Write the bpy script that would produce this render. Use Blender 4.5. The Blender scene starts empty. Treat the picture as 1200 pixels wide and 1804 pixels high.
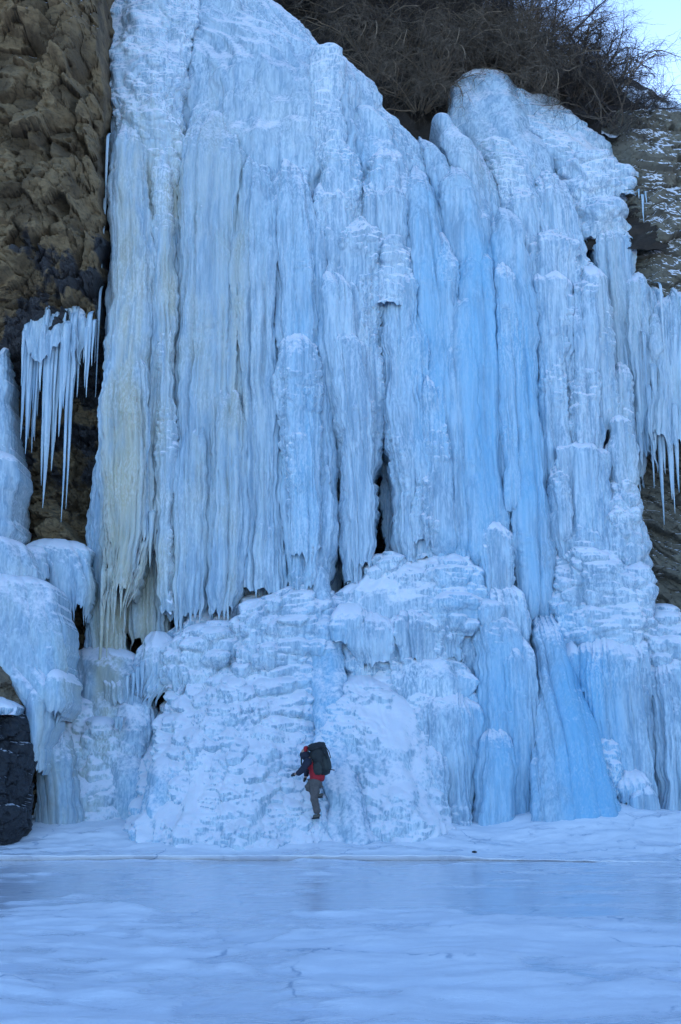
import bpy, math, random
import numpy as np
from mathutils import Vector, Matrix
from mathutils.bvhtree import BVHTree

S = bpy.context.scene
COL = S.collection
R = math.radians

# ------------------------------------------------------------------ camera, sky, sun, exposure
F, CX, CY, TILT, CAMZ = 2190.0, 600.0, 902.0, math.atan(461.0 / 2190.0), 1.6
cam = bpy.data.cameras.new('camera')
cam.sensor_fit = 'VERTICAL'
cam.sensor_height = 36.0
cam.sensor_width = 24.0
cam.lens = 36.0 * F / 1804.0
cam.clip_end = 3000.0
camo = bpy.data.objects.new('camera', cam)
COL.objects.link(camo)
camo.location = (0, 0, CAMZ)
camo.rotation_euler = (math.pi / 2 + TILT, 0, 0)
S.camera = camo

SUN_EL, SUN_AZ = R(15), R(16)            # the sun stands low behind the far hill; the whole gorge lies in its shade
world = bpy.data.worlds.new('World')
S.world = world
world.use_nodes = True
wt = world.node_tree
sky = wt.nodes.new('ShaderNodeTexSky')
sky.sky_type = 'NISHITA'
sky.sun_disc = False
sky.sun_elevation = SUN_EL
sky.sun_rotation = SUN_AZ
sky.altitude = 2500
sky.air_density = 1.0
sky.dust_density = 1.2
sky.ozone_density = 3.7
bg = wt.nodes['Background']
bg.inputs['Strength'].default_value = 0.15
wt.links.new(sky.outputs[0], bg.inputs['Color'])
sun = bpy.data.lights.new('sun', 'SUN')
sun.energy = 3.0
sun.angle = R(0.5)
sun.color = (1.0, 0.93, 0.84)
suno = bpy.data.objects.new('sun', sun)
COL.objects.link(suno)
d = Vector((math.sin(SUN_AZ) * math.cos(SUN_EL), math.cos(SUN_AZ) * math.cos(SUN_EL), math.sin(SUN_EL)))
suno.rotation_euler = d.to_track_quat('Z', 'Y').to_euler()
suno.location = d * 90
S.view_settings.view_transform = 'Standard'
S.view_settings.look = 'None'
S.view_settings.gamma = 1.0
S.view_settings.exposure = 1.66
S.cycles.max_bounces = 6
S.cycles.diffuse_bounces = 4
S.cycles.glossy_bounces = 3
S.cycles.transmission_bounces = 3

ct, st = math.cos(TILT), math.sin(TILT)


def W(px, py, Y):
    """world X, Z of what the photograph shows at px, py when it stands Y metres away"""
    a = (CY - np.asarray(py, float)) / F
    k = Y / (ct - a * st)
    return (np.asarray(px, float) - CX) / F * k, CAMZ + (st + a * ct) * k


def WV(px, py, Y):
    x, z = W(px, py, Y)
    return Vector((float(x), float(Y), float(z)))


# ------------------------------------------------------------------ noise
def h2(ix, iy, seed):
    with np.errstate(over='ignore'):
        n = ix.astype(np.int64).astype(np.uint32) * np.uint32(374761393) + iy.astype(np.int64).astype(np.uint32) * np.uint32(668265263) + np.uint32((seed * 2246822519) & 0xFFFFFFFF)
        n = (n ^ (n >> np.uint32(13))) * np.uint32(1274126177)
        n = (n ^ (n >> np.uint32(16))) * np.uint32(2654435761)
        n = n ^ (n >> np.uint32(15))
    return n.astype(np.float64) / 4294967295.0


def perlin(x, y, seed=0):
    x, y = np.broadcast_arrays(np.asarray(x, float), np.asarray(y, float))
    ix, iy = np.floor(x), np.floor(y)
    fx, fy = x - ix, y - iy

    def g(a, b):
        t = h2(ix + a, iy + b, seed) * 6.2831853
        return np.cos(t) * (fx - a) + np.sin(t) * (fy - b)
    ux = fx * fx * fx * (fx * (fx * 6 - 15) + 10)
    uy = fy * fy * fy * (fy * (fy * 6 - 15) + 10)
    a0 = g(0, 0) * (1 - ux) + g(1, 0) * ux
    a1 = g(0, 1) * (1 - ux) + g(1, 1) * ux
    return (a0 * (1 - uy) + a1 * uy) * 1.5


def fbm(x, y, seed=0, octv=4, gain=0.5):
    out, a = 0, 1.0
    for o in range(octv):
        out = out + a * perlin(x * 2 ** o, y * 2 ** o, seed + 17 * o)
        a *= gain
    return out


def worley(x, y, seed=0, jit=0.9):
    x, y = np.broadcast_arrays(np.asarray(x, float), np.asarray(y, float))
    ix, iy = np.floor(x), np.floor(y)
    best = np.full(x.shape, 9.0); sec = np.full(x.shape, 9.0)
    bdx = np.zeros(x.shape); bdy = np.zeros(x.shape); bi = np.zeros(x.shape)
    for a in (-1, 0, 1):
        for b in (-1, 0, 1):
            cx, cy = ix + a, iy + b
            dx = x - (cx + 0.5 + jit * (h2(cx, cy, seed) - 0.5))
            dy = y - (cy + 0.5 + jit * (h2(cx, cy, seed + 91) - 0.5))
            dd = dx * dx + dy * dy
            m = dd < best
            sec = np.where(m, best, np.minimum(sec, dd))
            best = np.where(m, dd, best)
            bdx = np.where(m, dx, bdx); bdy = np.where(m, dy, bdy)
            bi = np.where(m, h2(cx, cy, seed + 333), bi)
    return np.sqrt(best), np.sqrt(sec), bdx, bdy, bi


def sstep(a, b, x):
    t = np.clip((x - a) / (b - a), 0, 1)
    return t * t * (3 - 2 * t)


def strand(s, w, seed):
    q = s / w
    i = np.floor(q)
    b = lambda k: k + 0.6 * (h2(k, k * 0, seed) - 0.5)
    lo = q < b(i); hi = q >= b(i + 1)
    i = np.where(lo, i - 1, np.where(hi, i + 1, i))
    b0, b1 = b(i), b(i + 1)
    t = np.clip((q - b0) / (b1 - b0) * 2 - 1, -1, 1)
    return t, h2(i, i * 0 + 5, seed + 7), i


def facets(x, y, seed, warp=0.14):
    x = x + warp * fbm(x * 0.9, y * 0.9, seed + 5, 3)
    y = y + warp * fbm(x * 0.9 + 40, y * 0.9, seed + 6, 3)
    f1, f2, dx, dy, i = worley(x, y, seed)
    ang = i * 251.3
    mag = 0.35 + 0.65 * np.mod(i * 37.7, 1)
    return (np.mod(i * 91.17, 1) - 0.5) + mag * (np.cos(ang) * dx + np.sin(ang) * dy) - 0.26 * (1 - sstep(0, 0.08, f2 - f1))


# ------------------------------------------------------------------ object helpers
def link(name, me, mat=None, parent=None):
    o = bpy.data.objects.new(name, me)
    COL.objects.link(o)
    if mat:
        me.materials.append(mat)
    if parent is not None:
        o.parent = parent
        o.matrix_parent_inverse = Matrix.Translation(-parent.location)
    return o


def tag(o, label=None, cat=None, group=None, kind=None):
    for k, v in (('label', label), ('category', cat), ('group', group), ('kind', kind)):
        if v:
            o[k] = v
    return o


def thing(name, loc, label, cat, group=None):
    o = bpy.data.objects.new(name, None)
    COL.objects.link(o)
    o.location = loc
    o.empty_display_size = 0.2
    return tag(o, label, cat, group)


def raw_mesh(name, V, Q, smooth=True, attrs=None):
    V = np.asarray(V, np.float32); Q = np.asarray(Q, np.int32)
    me = bpy.data.meshes.new(name)
    k = Q.shape[1]
    me.vertices.add(len(V)); me.vertices.foreach_set('co', V.ravel())
    me.loops.add(Q.size); me.loops.foreach_set('vertex_index', Q.ravel())
    me.polygons.add(len(Q))
    me.polygons.foreach_set('loop_start', np.arange(0, Q.size, k, dtype=np.int32))
    me.update(calc_edges=True)
    me.polygons.foreach_set('use_smooth', np.full(len(Q), smooth))
    for n, a in (attrs or {}).items():
        at = me.attributes.new(n, 'FLOAT', 'POINT')
        at.data.foreach_set('value', np.asarray(a, np.float32).ravel())
    me.validate()
    return me


def grid_mesh(name, X, Y, Z, smooth=True, attrs=None, flip=False):
    X, Y, Z = np.broadcast_arrays(X, Y, Z)
    nv, nu = X.shape
    V = np.stack([X.ravel(), Y.ravel(), Z.ravel()], 1)
    i = np.arange(nv * nu).reshape(nv, nu)
    a, b, c, e = i[:-1, :-1].ravel(), i[:-1, 1:].ravel(), i[1:, 1:].ravel(), i[1:, :-1].ravel()
    Q = np.stack([a, e, c, b] if not flip else [a, b, c, e], 1)
    return raw_mesh(name, V, Q, smooth, attrs)


def tubes(name, lines, sides=3):
    """lines: list of (points Nx3, radii N) -> one mesh of thin tapering tubes"""
    Vs, Qs, off = [], [], 0
    ca = np.arange(sides) * 2 * math.pi / sides
    for p, r in lines:
        p = np.asarray(p, float); r = np.asarray(r, float)
        t = np.gradient(p, axis=0)
        t /= np.linalg.norm(t, axis=1)[:, None] + 1e-9
        up = np.where(np.abs(t[:, 2:3]) > 0.9, [[1.0, 0, 0]], [[0, 0, 1.0]])
        a = np.cross(t, up); a /= np.linalg.norm(a, axis=1)[:, None] + 1e-9
        b = np.cross(t, a)
        V = p[:, None, :] + r[:, None, None] * (np.cos(ca)[None, :, None] * a[:, None, :] + np.sin(ca)[None, :, None] * b[:, None, :])
        n = len(p)
        idx = np.arange(n * sides).reshape(n, sides) + off
        q = np.stack([idx[:-1], np.roll(idx[:-1], -1, 1), np.roll(idx[1:], -1, 1), idx[1:]], -1).reshape(-1, 4)
        Vs.append(V.reshape(-1, 3)); Qs.append(q); off += n * sides
    return raw_mesh(name, np.concatenate(Vs), np.concatenate(Qs))


# ------------------------------------------------------------------ materials
def newmat(name):
    m = bpy.data.materials.new(name)
    m.use_nodes = True
    return m, m.node_tree, m.node_tree.nodes['Principled BSDF']


class NT:
    def __init__(s, t):
        s.t = t

    def n(s, typ, **kw):
        x = s.t.nodes.new(typ)
        for k, v in kw.items():
            setattr(x, k, v)
        return x

    def l(s, a, b):
        s.t.links.new(a, b)

    def coord(s, scale=(1, 1, 1), loc=(0, 0, 0)):
        tc = s.n('ShaderNodeTexCoord'); mp = s.n('ShaderNodeMapping')
        mp.inputs['Scale'].default_value = scale
        mp.inputs['Location'].default_value = loc
        s.l(tc.outputs['Object'], mp.inputs['Vector'])
        return mp.outputs[0]

    def noise(s, vec, scale, detail=4, rough=0.55, dist=0.0):
        x = s.n('ShaderNodeTexNoise')
        x.inputs['Scale'].default_value = scale
        x.inputs['Detail'].default_value = detail
        x.inputs['Roughness'].default_value = rough
        x.inputs['Distortion'].default_value = dist
        s.l(vec, x.inputs['Vector'])
        return x.outputs['Fac']

    def rng(s, v, a, b, c=0.0, e=1.0):
        x = s.n('ShaderNodeMapRange', interpolation_type='SMOOTHSTEP')
        s.l(v, x.inputs[0])
        for i, q in enumerate((a, b, c, e)):
            x.inputs[i + 1].default_value = q
        return x.outputs[0]

    def math(s, op, a, b=None):
        x = s.n('ShaderNodeMath', operation=op)
        for i, q in enumerate((a, b)):
            if q is None:
                continue
            if isinstance(q, (int, float)):
                x.inputs[i].default_value = q
            else:
                s.l(q, x.inputs[i])
        return x.outputs[0]

    def mix(s, f, a, b):
        x = s.n('ShaderNodeMix', data_type='RGBA')
        if isinstance(f, (int, float)):
            x.inputs[0].default_value = f
        else:
            s.l(f, x.inputs[0])
        for i, q in ((6, a), (7, b)):
            if isinstance(q, tuple):
                x.inputs[i].default_value = (*q, 1)
            else:
                s.l(q, x.inputs[i])
        return x.outputs[2]

    def normal_z(s):
        g = s.n('ShaderNodeNewGeometry'); sp = s.n('ShaderNodeSeparateXYZ')
        s.l(g.outputs['Normal'], sp.inputs[0])
        return sp.outputs[2]

    def attr(s, name):
        a = s.n('ShaderNodeAttribute'); a.attribute_name = name
        return a.outputs['Fac']

    def bump(s, h, strength, dist, bsdf):
        b = s.n('ShaderNodeBump')
        b.inputs['Strength'].default_value = strength
        b.inputs['Distance'].default_value = dist
        s.l(h, b.inputs['Height'])
        s.l(b.outputs[0], bsdf.inputs['Normal'])


SNOW = (0.86, 0.83, 0.86)


def ice_mat():
    """one ice for the whole place: milky white to deep blue, stained yellow where silty water runs, snow lying on what faces up"""
    m, t, p = newmat('waterfall_ice'); q = NT(t)
    v1 = q.coord((1, 1, 0.07)); v0 = q.coord()
    n1 = q.noise(v1, 3.2, 6, 0.65, 0.3)
    n9 = q.noise(q.coord((1, 1, 0.05)), 15, 4, 0.7)
    streak = q.rng(q.math('ADD', q.math('MULTIPLY', n1, 0.5), q.math('MULTIPLY', n9, 0.5)), 0.40, 0.60)
    n0 = q.noise(v0, 0.7, 4)
    patch = q.rng(n0, 0.35, 0.68)
    fine = q.noise(v0, 11, 5, 0.65)
    fine2 = q.noise(q.coord((1, 1, 0.35)), 26, 3, 0.6)
    var = q.math('ADD', q.math('MULTIPLY', q.math('SUBTRACT', n1, 0.5), 1.1), q.math('MULTIPLY', q.math('SUBTRACT', n0, 0.5), 0.7))
    fac = lambda nm: q.rng(q.math('ADD', q.attr(nm), var), 0.05, 0.95)
    c = q.mix(streak, (0.28, 0.39, 0.49), (0.54, 0.64, 0.71))
    c = q.mix(fac('grey'), c, (0.42, 0.48, 0.50))
    c = q.mix(fac('blue'), c, (0.23, 0.48, 0.67))
    c = q.mix(fac('yellow'), c, (0.47, 0.43, 0.31))
    fr = q.math('MULTIPLY', q.rng(q.math('ADD', q.math('MULTIPLY', fine2, 0.6), q.math('MULTIPLY', n9, 0.4)), 0.42, 0.62), q.math('MULTIPLY', q.math('ADD', patch, 0.2), q.attr('frost')))
    c = q.mix(fr, c, (0.75, 0.79, 0.83))
    nz = q.normal_z()
    sn = q.rng(q.math('ADD', q.math('ADD', nz, q.attr('snow')), q.math('MULTIPLY', q.math('SUBTRACT', fine, 0.5), 0.9)), 0.34, 0.74)
    c = q.mix(sn, c, SNOW)
    q.l(c, p.inputs['Base Color'])
    grain = q.noise(v0, 38, 4, 0.75)
    r = q.math('ADD', q.math('MULTIPLY', sn, 0.45), q.math('ADD', 0.22, q.math('MULTIPLY', fr, 0.3)))
    q.l(r, p.inputs['Roughness'])
    p.inputs['IOR'].default_value = 1.31
    p.inputs['Subsurface Weight'].default_value = 0.25
    p.inputs['Subsurface Radius'].default_value = (0.35, 0.8, 1.0)
    p.inputs['Subsurface Scale'].default_value = 0.04
    hgt = q.math('ADD', q.math('MULTIPLY', fine, 0.6), q.math('ADD', q.math('MULTIPLY', fine2, 0.5), q.math('MULTIPLY', n9, 0.5)))
    q.bump(q.math('ADD', q.math('MULTIPLY', hgt, q.math('SUBTRACT', 1.0, q.math('MULTIPLY', sn, 0.4))), q.math('MULTIPLY', grain, q.math('MULTIPLY', sn, 0.6))), 0.38, 0.045, p)
    return m


# where the ice itself is bluer, stained or greyer: (px, py, half width, half height, amount)
TINT = {
    'blue': [(765, 560, 60, 300, .55), (850, 640, 70, 330, .7), (930, 760, 55, 330, .65), (535, 700, 45, 330, .45), (870, 1300, 75, 190, .6), (1005, 1330, 72, 220, .95),
             (575, 1220, 45, 170, .55), (640, 240, 60, 80, .35), (470, 330, 90, 150, .25), (815, 1030, 60, 90, .55), (975, 1130, 45, 70, .6), (1030, 880, 60, 120, .2),
             (280, 1420, 50, 80, .5), (170, 1050, 35, 180, .35), (1100, 1300, 60, 150, .15), (690, 700, 40, 300, .2), (160, 1200, 70, 60, .35)],
    'yellow': [(235, 500, 40, 420, .45), (215, 900, 36, 280, .8), (370, 650, 60, 420, .22), (298, 420, 14, 240, .5), (195, 1130, 30, 130, .85), (412, 620, 22, 360, .35), (275, 760, 22, 240, .4), (255, 1050, 45, 120, .6),
               (165, 1340, 60, 120, .35), (300, 1200, 50, 70, .12), (370, 300, 30, 160, .2)],
    'grey': [(370, 560, 110, 520, .6), (480, 150, 120, 130, .35), (1110, 600, 60, 320, .55), (860, 190, 70, 110, .55), (215, 300, 45, 200, .4), (1170, 750, 60, 300, .5), (60, 700, 110, 330, .4), (60, 1100, 100, 240, .4), (150, 1380, 90, 140, .5)],
}


def tint(X, Z):
    k = {}
    for nm, bl in TINT.items():
        t = 0 * X
        for px, py, rx, ry, am in bl:
            x0, z0 = W(px, py, 30.0); x1, z1 = W(px + rx, py + ry, 30.0)
            t = np.maximum(t, am * np.exp(-((X - x0) / (x1 - x0)) ** 2 * 0.8 - ((Z - z0) / (z1 - z0)) ** 4 * 0.7))
        k[nm] = t
    return k


M = {'ice': ice_mat()}


def rock_mat(name, ca, cb, cwet, snow_at=0.8, rough=0.85):
    m, t, p = newmat(name); q = NT(t)
    v = q.coord(); n1 = q.noise(v, 0.9, 6, 0.6); n2 = q.noise(q.coord((1, 1, 2.5)), 5, 6, 0.7); n3 = q.noise(v, 30, 4, 0.7)
    c = q.mix(q.rng(q.math('ADD', n1, q.math('MULTIPLY', q.attr('tone'), 0.35)), 0.30, 0.70), ca, cb)
    c = q.mix(q.rng(n2, 0.45, 0.75), c, tuple(x * 0.55 for x in ca))
    wet = q.rng(q.math('ADD', q.attr('wet'), q.math('MULTIPLY', q.math('SUBTRACT', n2, 0.5), 0.9)), 0.35, 0.65)
    c = q.mix(wet, c, cwet)
    nz = q.normal_z()
    sn = q.rng(q.math('ADD', q.math('ADD', nz, q.attr('snow')), q.math('MULTIPLY', q.math('SUBTRACT', n2, 0.5), 0.7)), snow_at, snow_at + 0.08)
    c = q.mix(sn, c, SNOW)
    q.l(c, p.inputs['Base Color'])
    q.l(q.math('SUBTRACT', rough, q.math('MULTIPLY', wet, 0.35)), p.inputs['Roughness'])
    q.bump(q.math('ADD', n3, q.math('MULTIPLY', n2, 1.2)), 0.7, 0.04, p)
    return m


M['rock'] = rock_mat('tan_rock', (0.095, 0.060, 0.028), (0.23, 0.152, 0.075), (0.035, 0.03, 0.03))
M['boulder'] = rock_mat('dark_boulder_rock', (0.16, 0.12, 0.08), (0.22, 0.17, 0.11), (0.016, 0.016, 0.02))
M['slate'] = rock_mat('layered_rock', (0.15, 0.125, 0.09), (0.21, 0.18, 0.13), (0.05, 0.045, 0.04), snow_at=0.72)
M['earth'] = rock_mat('leaf_litter_earth', (0.03, 0.020, 0.014), (0.055, 0.038, 0.026), (0.016, 0.013, 0.011), snow_at=1.6)


def plain_mat(name, col, rough=0.8, var=0.25, scale=18, metal=0.0):
    m, t, p = newmat(name); q = NT(t)
    n = q.noise(q.coord(), scale, 4, 0.6)
    c = q.mix(q.rng(n, 0.3, 0.7), tuple(x * (1 - var) for x in col), tuple(min(1, x * (1 + var)) for x in col))
    q.l(c, p.inputs['Base Color'])
    p.inputs['Roughness'].default_value = rough
    q.bump(n, 0.3, 0.01, p)
    return m


# ------------------------------------------------------------------ ice and rock shells
#            lump  strand1      strand2       knob(amp,size,cover)  scallop(amp,width,height)
STY = {
    'column':  dict(lump=.24, s1=(.20, .32), s2=(.075, .11), s3=(.022, .05), knob=(.04, .14, .2), sc=(0, 1, 1), warp=.06, patch=.08, snow=0.0, frost=.35),
    'curtain': dict(lump=.20, s1=(.17, .27), s2=(.085, .10), s3=(.028, .045), knob=(.025, .12, .3), sc=(0, 1, 1), warp=.045, patch=.05, snow=-.06, frost=.3),
    'smooth':  dict(lump=.30, s1=(.07, .42), s2=(.012, .15), s3=(.0, .05), knob=(.0, .2, .0), sc=(.0, .22, .08), warp=.16, patch=.10, snow=-.04, frost=.5),
    'cone':    dict(lump=.20, s1=(.13, .38), s2=(.035, .12), s3=(.008, .05), knob=(.03, .12, .25), sc=(0, 1, 1), warp=.07, patch=.06, snow=-.12, frost=.2),
    'mound':   dict(lump=.28, s1=(.05, .5), s2=(.012, .12), s3=(.0, .05), knob=(.18, .36, -.9), sc=(.012, .15, .10), warp=.2, patch=.22, snow=.05, frost=.8),
    'snowy':   dict(lump=.28, s1=(.05, .5), s2=(.014, .13), s3=(.0, .05), knob=(.09, .30, -.3), sc=(.016, .14, .085), warp=.2, patch=.22, snow=.10, frost=.8),
    'tier':    dict(lump=.24, s1=(.16, .32), s2=(.060, .11), s3=(.018, .05), knob=(.08, .18, .0), sc=(.015, .24, .16), warp=.07, patch=.18, snow=.06, frost=.5),
    'drape':   dict(lump=.18, s1=(.12, .34), s2=(.03, .12), s3=(.006, .05), knob=(.03, .22, .2), sc=(0, 1, 1), warp=.10, patch=.1, snow=-.02, frost=.3),
}
_seed = [100]


def shell(name, rows, sty, mat, parent, depth=None, box=2.4, dome=0.5, fringe=0.0, fw=0.11, res=0.032, seed=None,
          fade=0.5, back=1.2, amp=1.0, knobs=1.0, snowcap=0.0, label=None, side=0.06):
    """a sheet or column of ice: rows of (py, left px, right px, distance of its front); wraps round its sides and runs back into the rock"""
    _seed[0] += 13
    seed = seed or _seed[0]
    k = STY[sty]
    rows = np.array(rows, float)
    pys = np.linspace(rows[0, 0], rows[-1, 0], 400)
    L, Rr, Yf = (np.interp(pys, rows[:, 0], rows[:, j]) for j in (1, 2, 3))
    ker = np.hanning(31); ker /= ker.sum()
    sm = lambda a: np.convolve(np.concatenate([2 * a[0] - a[15:0:-1], a, 2 * a[-1] - a[-2:-17:-1]]), ker, 'valid')
    L, Rr, Yf = sm(L), sm(Rr), sm(Yf)
    XL, Zc = W(L, pys, Yf); XR, _ = W(Rr, pys, Yf)
    order = np.argsort(Zc)
    ztop, zbot = Zc.max(), Zc.min()
    H = ztop - zbot
    nv = max(12, int(H / res))
    wmax = float((XR - XL).max())
    fine = sty in ('column', 'curtain', 'tier', 'cone')
    nu = max(14, int(wmax * 1.35 / (res * (0.5 if fine else 0.8))))
    nv = max(12, int(H / (res * (1.1 if fine else 0.8))))
    u = np.linspace(-1, 1, nu)[None, :]
    v = np.linspace(0, 1, nv)[:, None]
    hw0 = float((XR - XL).mean()) / 2
    dep = depth if depth is not None else float(np.clip(hw0 * 0.9, 0.25, 0.9))
    nar = float(np.clip(hw0 / 0.55, 0.35, 1.0))
    dep = dep * (1.0 if sty in ('column', 'curtain', 'tier', 'cone') else 1.0)
    # strand-length fringe at the bottom
    s1d = u * wmax * 0.6
    fr = 0
    if fringe > 0:
        t, rid, _ = strand(s1d, fw, seed + 1)
        t2, rid2, _ = strand(s1d, fw * 3.1, seed + 2)
        fr = fringe * (0.25 * rid2 * (1 - np.abs(t2)) + 0.75 * rid ** 1.5 * (1 - np.abs(t)) + 0.25 * perlin(s1d * 1.3, s1d * 0 + seed, seed))
    Zt = ztop + 0 * u
    Zb = zbot - (fr - fringe * 0.3 if fringe > 0 else 0) + 0 * u
    Z = Zt + (Zb - Zt) * v
    Zi = np.clip(Z, zbot, ztop)
    xl = np.interp(Zi, Zc[order], XL[order]); xr = np.interp(Zi, Zc[order], XR[order]); yf = np.interp(Zi, Zc[order], Yf[order])
    cx, hw = (xl + xr) / 2, (xr - xl) / 2
    # rounded head
    dm = max(dome, 0.02)
    tt = np.clip((ztop - Z) / dm, 0, 1)
    hd = np.sqrt(np.clip(1 - (1 - tt) ** 2, 0, 1))
    if fine and ztop < 22.5:
        ts = np.clip((ztop - Z + 0.15 * fbm(s1d / .35 + 0 * Z, Z * .5, seed + 90, 3)) / (dm * 2.2), 0, 1)
        hd = ts ** 0.8 * (2 - ts) ** 0.8 / 1.0
    th = u * math.pi / 2
    sx = np.sign(th) * np.abs(np.sin(th)) ** (2 / box)
    cy = np.abs(np.cos(th)) ** (2 / box)
    s = sx * hw + 0 * Z
    arc = u * np.maximum(hw, 0.2) * 1.25
    zz = Z + seed * 3.7
    # ragged sides
    hwr = hw * ((0.6 + 0.4 * hd) if fine else (0.35 + 0.65 * hd)) + side * fbm(zz * 2.2 + 9 * np.sign(u), np.sign(u) * 3 + 0 * zz, seed + 3, 4)
    # displacement
    wp = arc + k['warp'] * fbm(arc / 0.9, zz / 4.5, seed + 4, 3) + 0.018 * perlin(arc / .15, zz / .9, seed + 44)
    on = sstep(0, max(fade, 0.05), ztop - Z + 0.25 * perlin(arc / .5, zz * 0, seed + 6))
    D = nar * k['lump'] * fbm(arc / .95, zz / (3.2 if fine else 1.9), seed + 8, 3)
    calm = 1 - 0.62 * sstep(12.5, 18.0, Z)        # high up the ice is one smooth rounded flow
    for (a, w), sd in ((k['s1'], 21), (k['s2'], 22), (k['s3'], 23)):
        if a <= 0:
            continue
        t, rid, i = strand(wp, w, seed + sd)
        mod = 0.30 + 1.0 * sstep(-.15, .2, perlin(i * 3.3, zz / (w * 13), seed + sd))
        a = a * (calm if sd > 21 else 0.45 + 0.55 * calm)
        D = D + on * a * (np.sqrt(1 - t * t * 0.96) - 0.5) * mod + on * a * 0.7 * perlin(i * 7.7, zz / (w * 16), seed + sd + 40) * (1 - t ** 4)
    a, w, cov = k['knob']
    a *= nar; w *= 0.45 + 0.55 * nar
    if a > 0 and knobs > 0:
        msk = sstep(cov, cov + 0.35, fbm(arc / 1.1, zz / 1.6, seed + 31, 3) + 0.35 * np.abs(u) ** 3)
        f1, f2, dx, dy, i = worley(wp / w, zz / w, seed + 32)
        D = D + knobs * a * msk * np.sqrt(np.clip(1 - (f1 / 0.62) ** 2, 0, 1)) * (0.5 + i)
        f1, f2, dx, dy, i = worley(wp / w * 2.4, zz / w * 2.4, seed + 33)
        D = D + knobs * a * (0.45 if a < .1 else 0.34) * msk * np.sqrt(np.clip(1 - (f1 / 0.62) ** 2, 0, 1)) * (0.4 + i)
    a, w, h = k['sc']
    a *= nar
    if a > 0:
        for sc_, am in ((1, 1.0), (2.3, 0.5)):
            f1, f2, dx, dy, i = worley(wp / w * sc_ + 0.3 * perlin(wp / w, zz / h, seed + 60), zz / h * sc_ + 0.4 * perlin(wp / w * .7, zz / h * .5, seed + 61), seed + 51)
            p = np.clip(0.5 - dy * 0.85, 0, 1)
            D = D + a * am * sstep(-.45, .35, fbm(arc / .9 + sc_, zz / .7, seed + 65, 3)) * p * (1 - sstep(0.80, 1.0, p)) * np.clip(1.15 - np.abs(dx) * 1.3, 0, 1) * (0.5 + i)
    D = D * amp
    if fringe > 0:
        tip = sstep(0.0, 0.55, Z - Zb)
        D = D - (1 - tip) * 0.16 * dep
    else:
        ft_ = np.clip((Z - Zb + 0.12 * fbm(arc / .25, zz * 0, seed + 71, 3)) / (0.38 + 0.3 * dep), 0, 1)
        D = D - (1 - np.sqrt(1 - (1 - ft_) ** 2)) * (0.55 * dep + 0.12)
    nx = np.sin(th); ny = -np.cos(th)
    X = cx + sx * hwr + nx * D * 0.8
    Y = yf + dep * (1 - cy) + (1 - hd) * max(dep * 1.15, 0.35 * dm + 0.3) + ny * D
    Z2 = Z + 0.25 * np.clip(D, -.1, .1) * (1 - hd)
    # run the sides back
    e = [0.35, 1.0]
    XL_ = [X[:, :1] for _ in e][::-1]; YL_ = [Y[:, :1] + back * q for q in e][::-1]
    XR_ = [X[:, -1:] for _ in e]; YR_ = [Y[:, -1:] + back * q for q in e]
    X = np.concatenate(XL_ + [X] + XR_, 1); Y = np.concatenate(YL_ + [Y] + YR_, 1)
    Z2 = np.concatenate([Z2[:, :1]] * 2 + [Z2] + [Z2[:, -1:]] * 2, 1)
    # close the head by a row pushed back
    X = np.concatenate([X[:1], X]); Z2 = np.concatenate([Z2[:1] + 0.03, Z2]); Y = np.concatenate([np.maximum(Y[:1], Y[:1] + back), Y])
    at = tint(X, Z2); pad2 = lambda q_: np.concatenate([q_[:1, :1]] * 0 + [np.pad(np.broadcast_to(q_, (nv, nu)), ((1, 0), (2, 2)), 'edge')], 1)
    at['snow'] = k['snow'] + pad2(k['patch'] * fbm(arc / 1.1, zz / 1.0, seed + 81, 3)); at['frost'] = 0 * X + k['frost']
    me = grid_mesh(name, X, Y, Z2, attrs=at)
    o = link(name, me, mat, parent)
    if label:
        o['label'] = label
    return o


def rock_shell(name, rows, mat, parent, wet, depth=1.0, res=0.035, seed=7, dome=0.5, amp=1.0):
    rows = np.array(rows, float)
    pys = np.linspace(rows[0, 0], rows[-1, 0], 300)
    L, Rr, Yf = (np.interp(pys, rows[:, 0], rows[:, j]) for j in (1, 2, 3))
    XL, Zc = W(L, pys, Yf); XR, _ = W(Rr, pys, Yf)
    order = np.argsort(Zc); ztop, zbot = Zc.max(), Zc.min()
    nv = int((ztop - zbot) / res); nu = int((XR - XL).max() * 1.6 / res)
    u = np.linspace(-1, 1, nu)[None, :]; Z = np.linspace(ztop, zbot, nv)[:, None] + 0 * u
    xl, xr, yf = (np.interp(Z, Zc[order], a[order]) for a in (XL, XR, Yf))
    th = u * math.pi * 0.62
    tt = np.clip((ztop - Z) / dome, 0, 1); hd = np.sqrt(1 - (1 - tt) ** 2)
    hw = (xr - xl) / 2
    arc = th * 0.9
    D = 0.30 * facets(arc / 1.0, Z / 1.1, seed) + 0.13 * facets(arc / .36, Z / .4, seed + 1) + 0.05 * facets(arc / .13, Z / .14, seed + 2) + 0.02 * fbm(arc / .1, Z / .1, seed + 3)
    D *= amp
    X = (xl + xr) / 2 + np.sin(th) * (hw * (0.3 + 0.7 * hd) + D * 0.7)
    Y = yf + depth * (1 - np.cos(th) * (0.35 + 0.65 * hd)) - np.cos(th) * D
    X = np.concatenate([X[:1] * 0 + X[:1].mean(), X]); Y = np.concatenate([Y[:1] * 0 + Y[:1].mean() + 0.2, Y]); Z = np.concatenate([Z[:1] + 0.03, Z])
    wt_ = wet(Z) + 0 * X
    me = grid_mesh(name, X, Y, Z, smooth=False, attrs={'wet': wt_, 'snow': wt_ * 0 - 0.10})
    return link(name, me, mat, parent)


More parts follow.
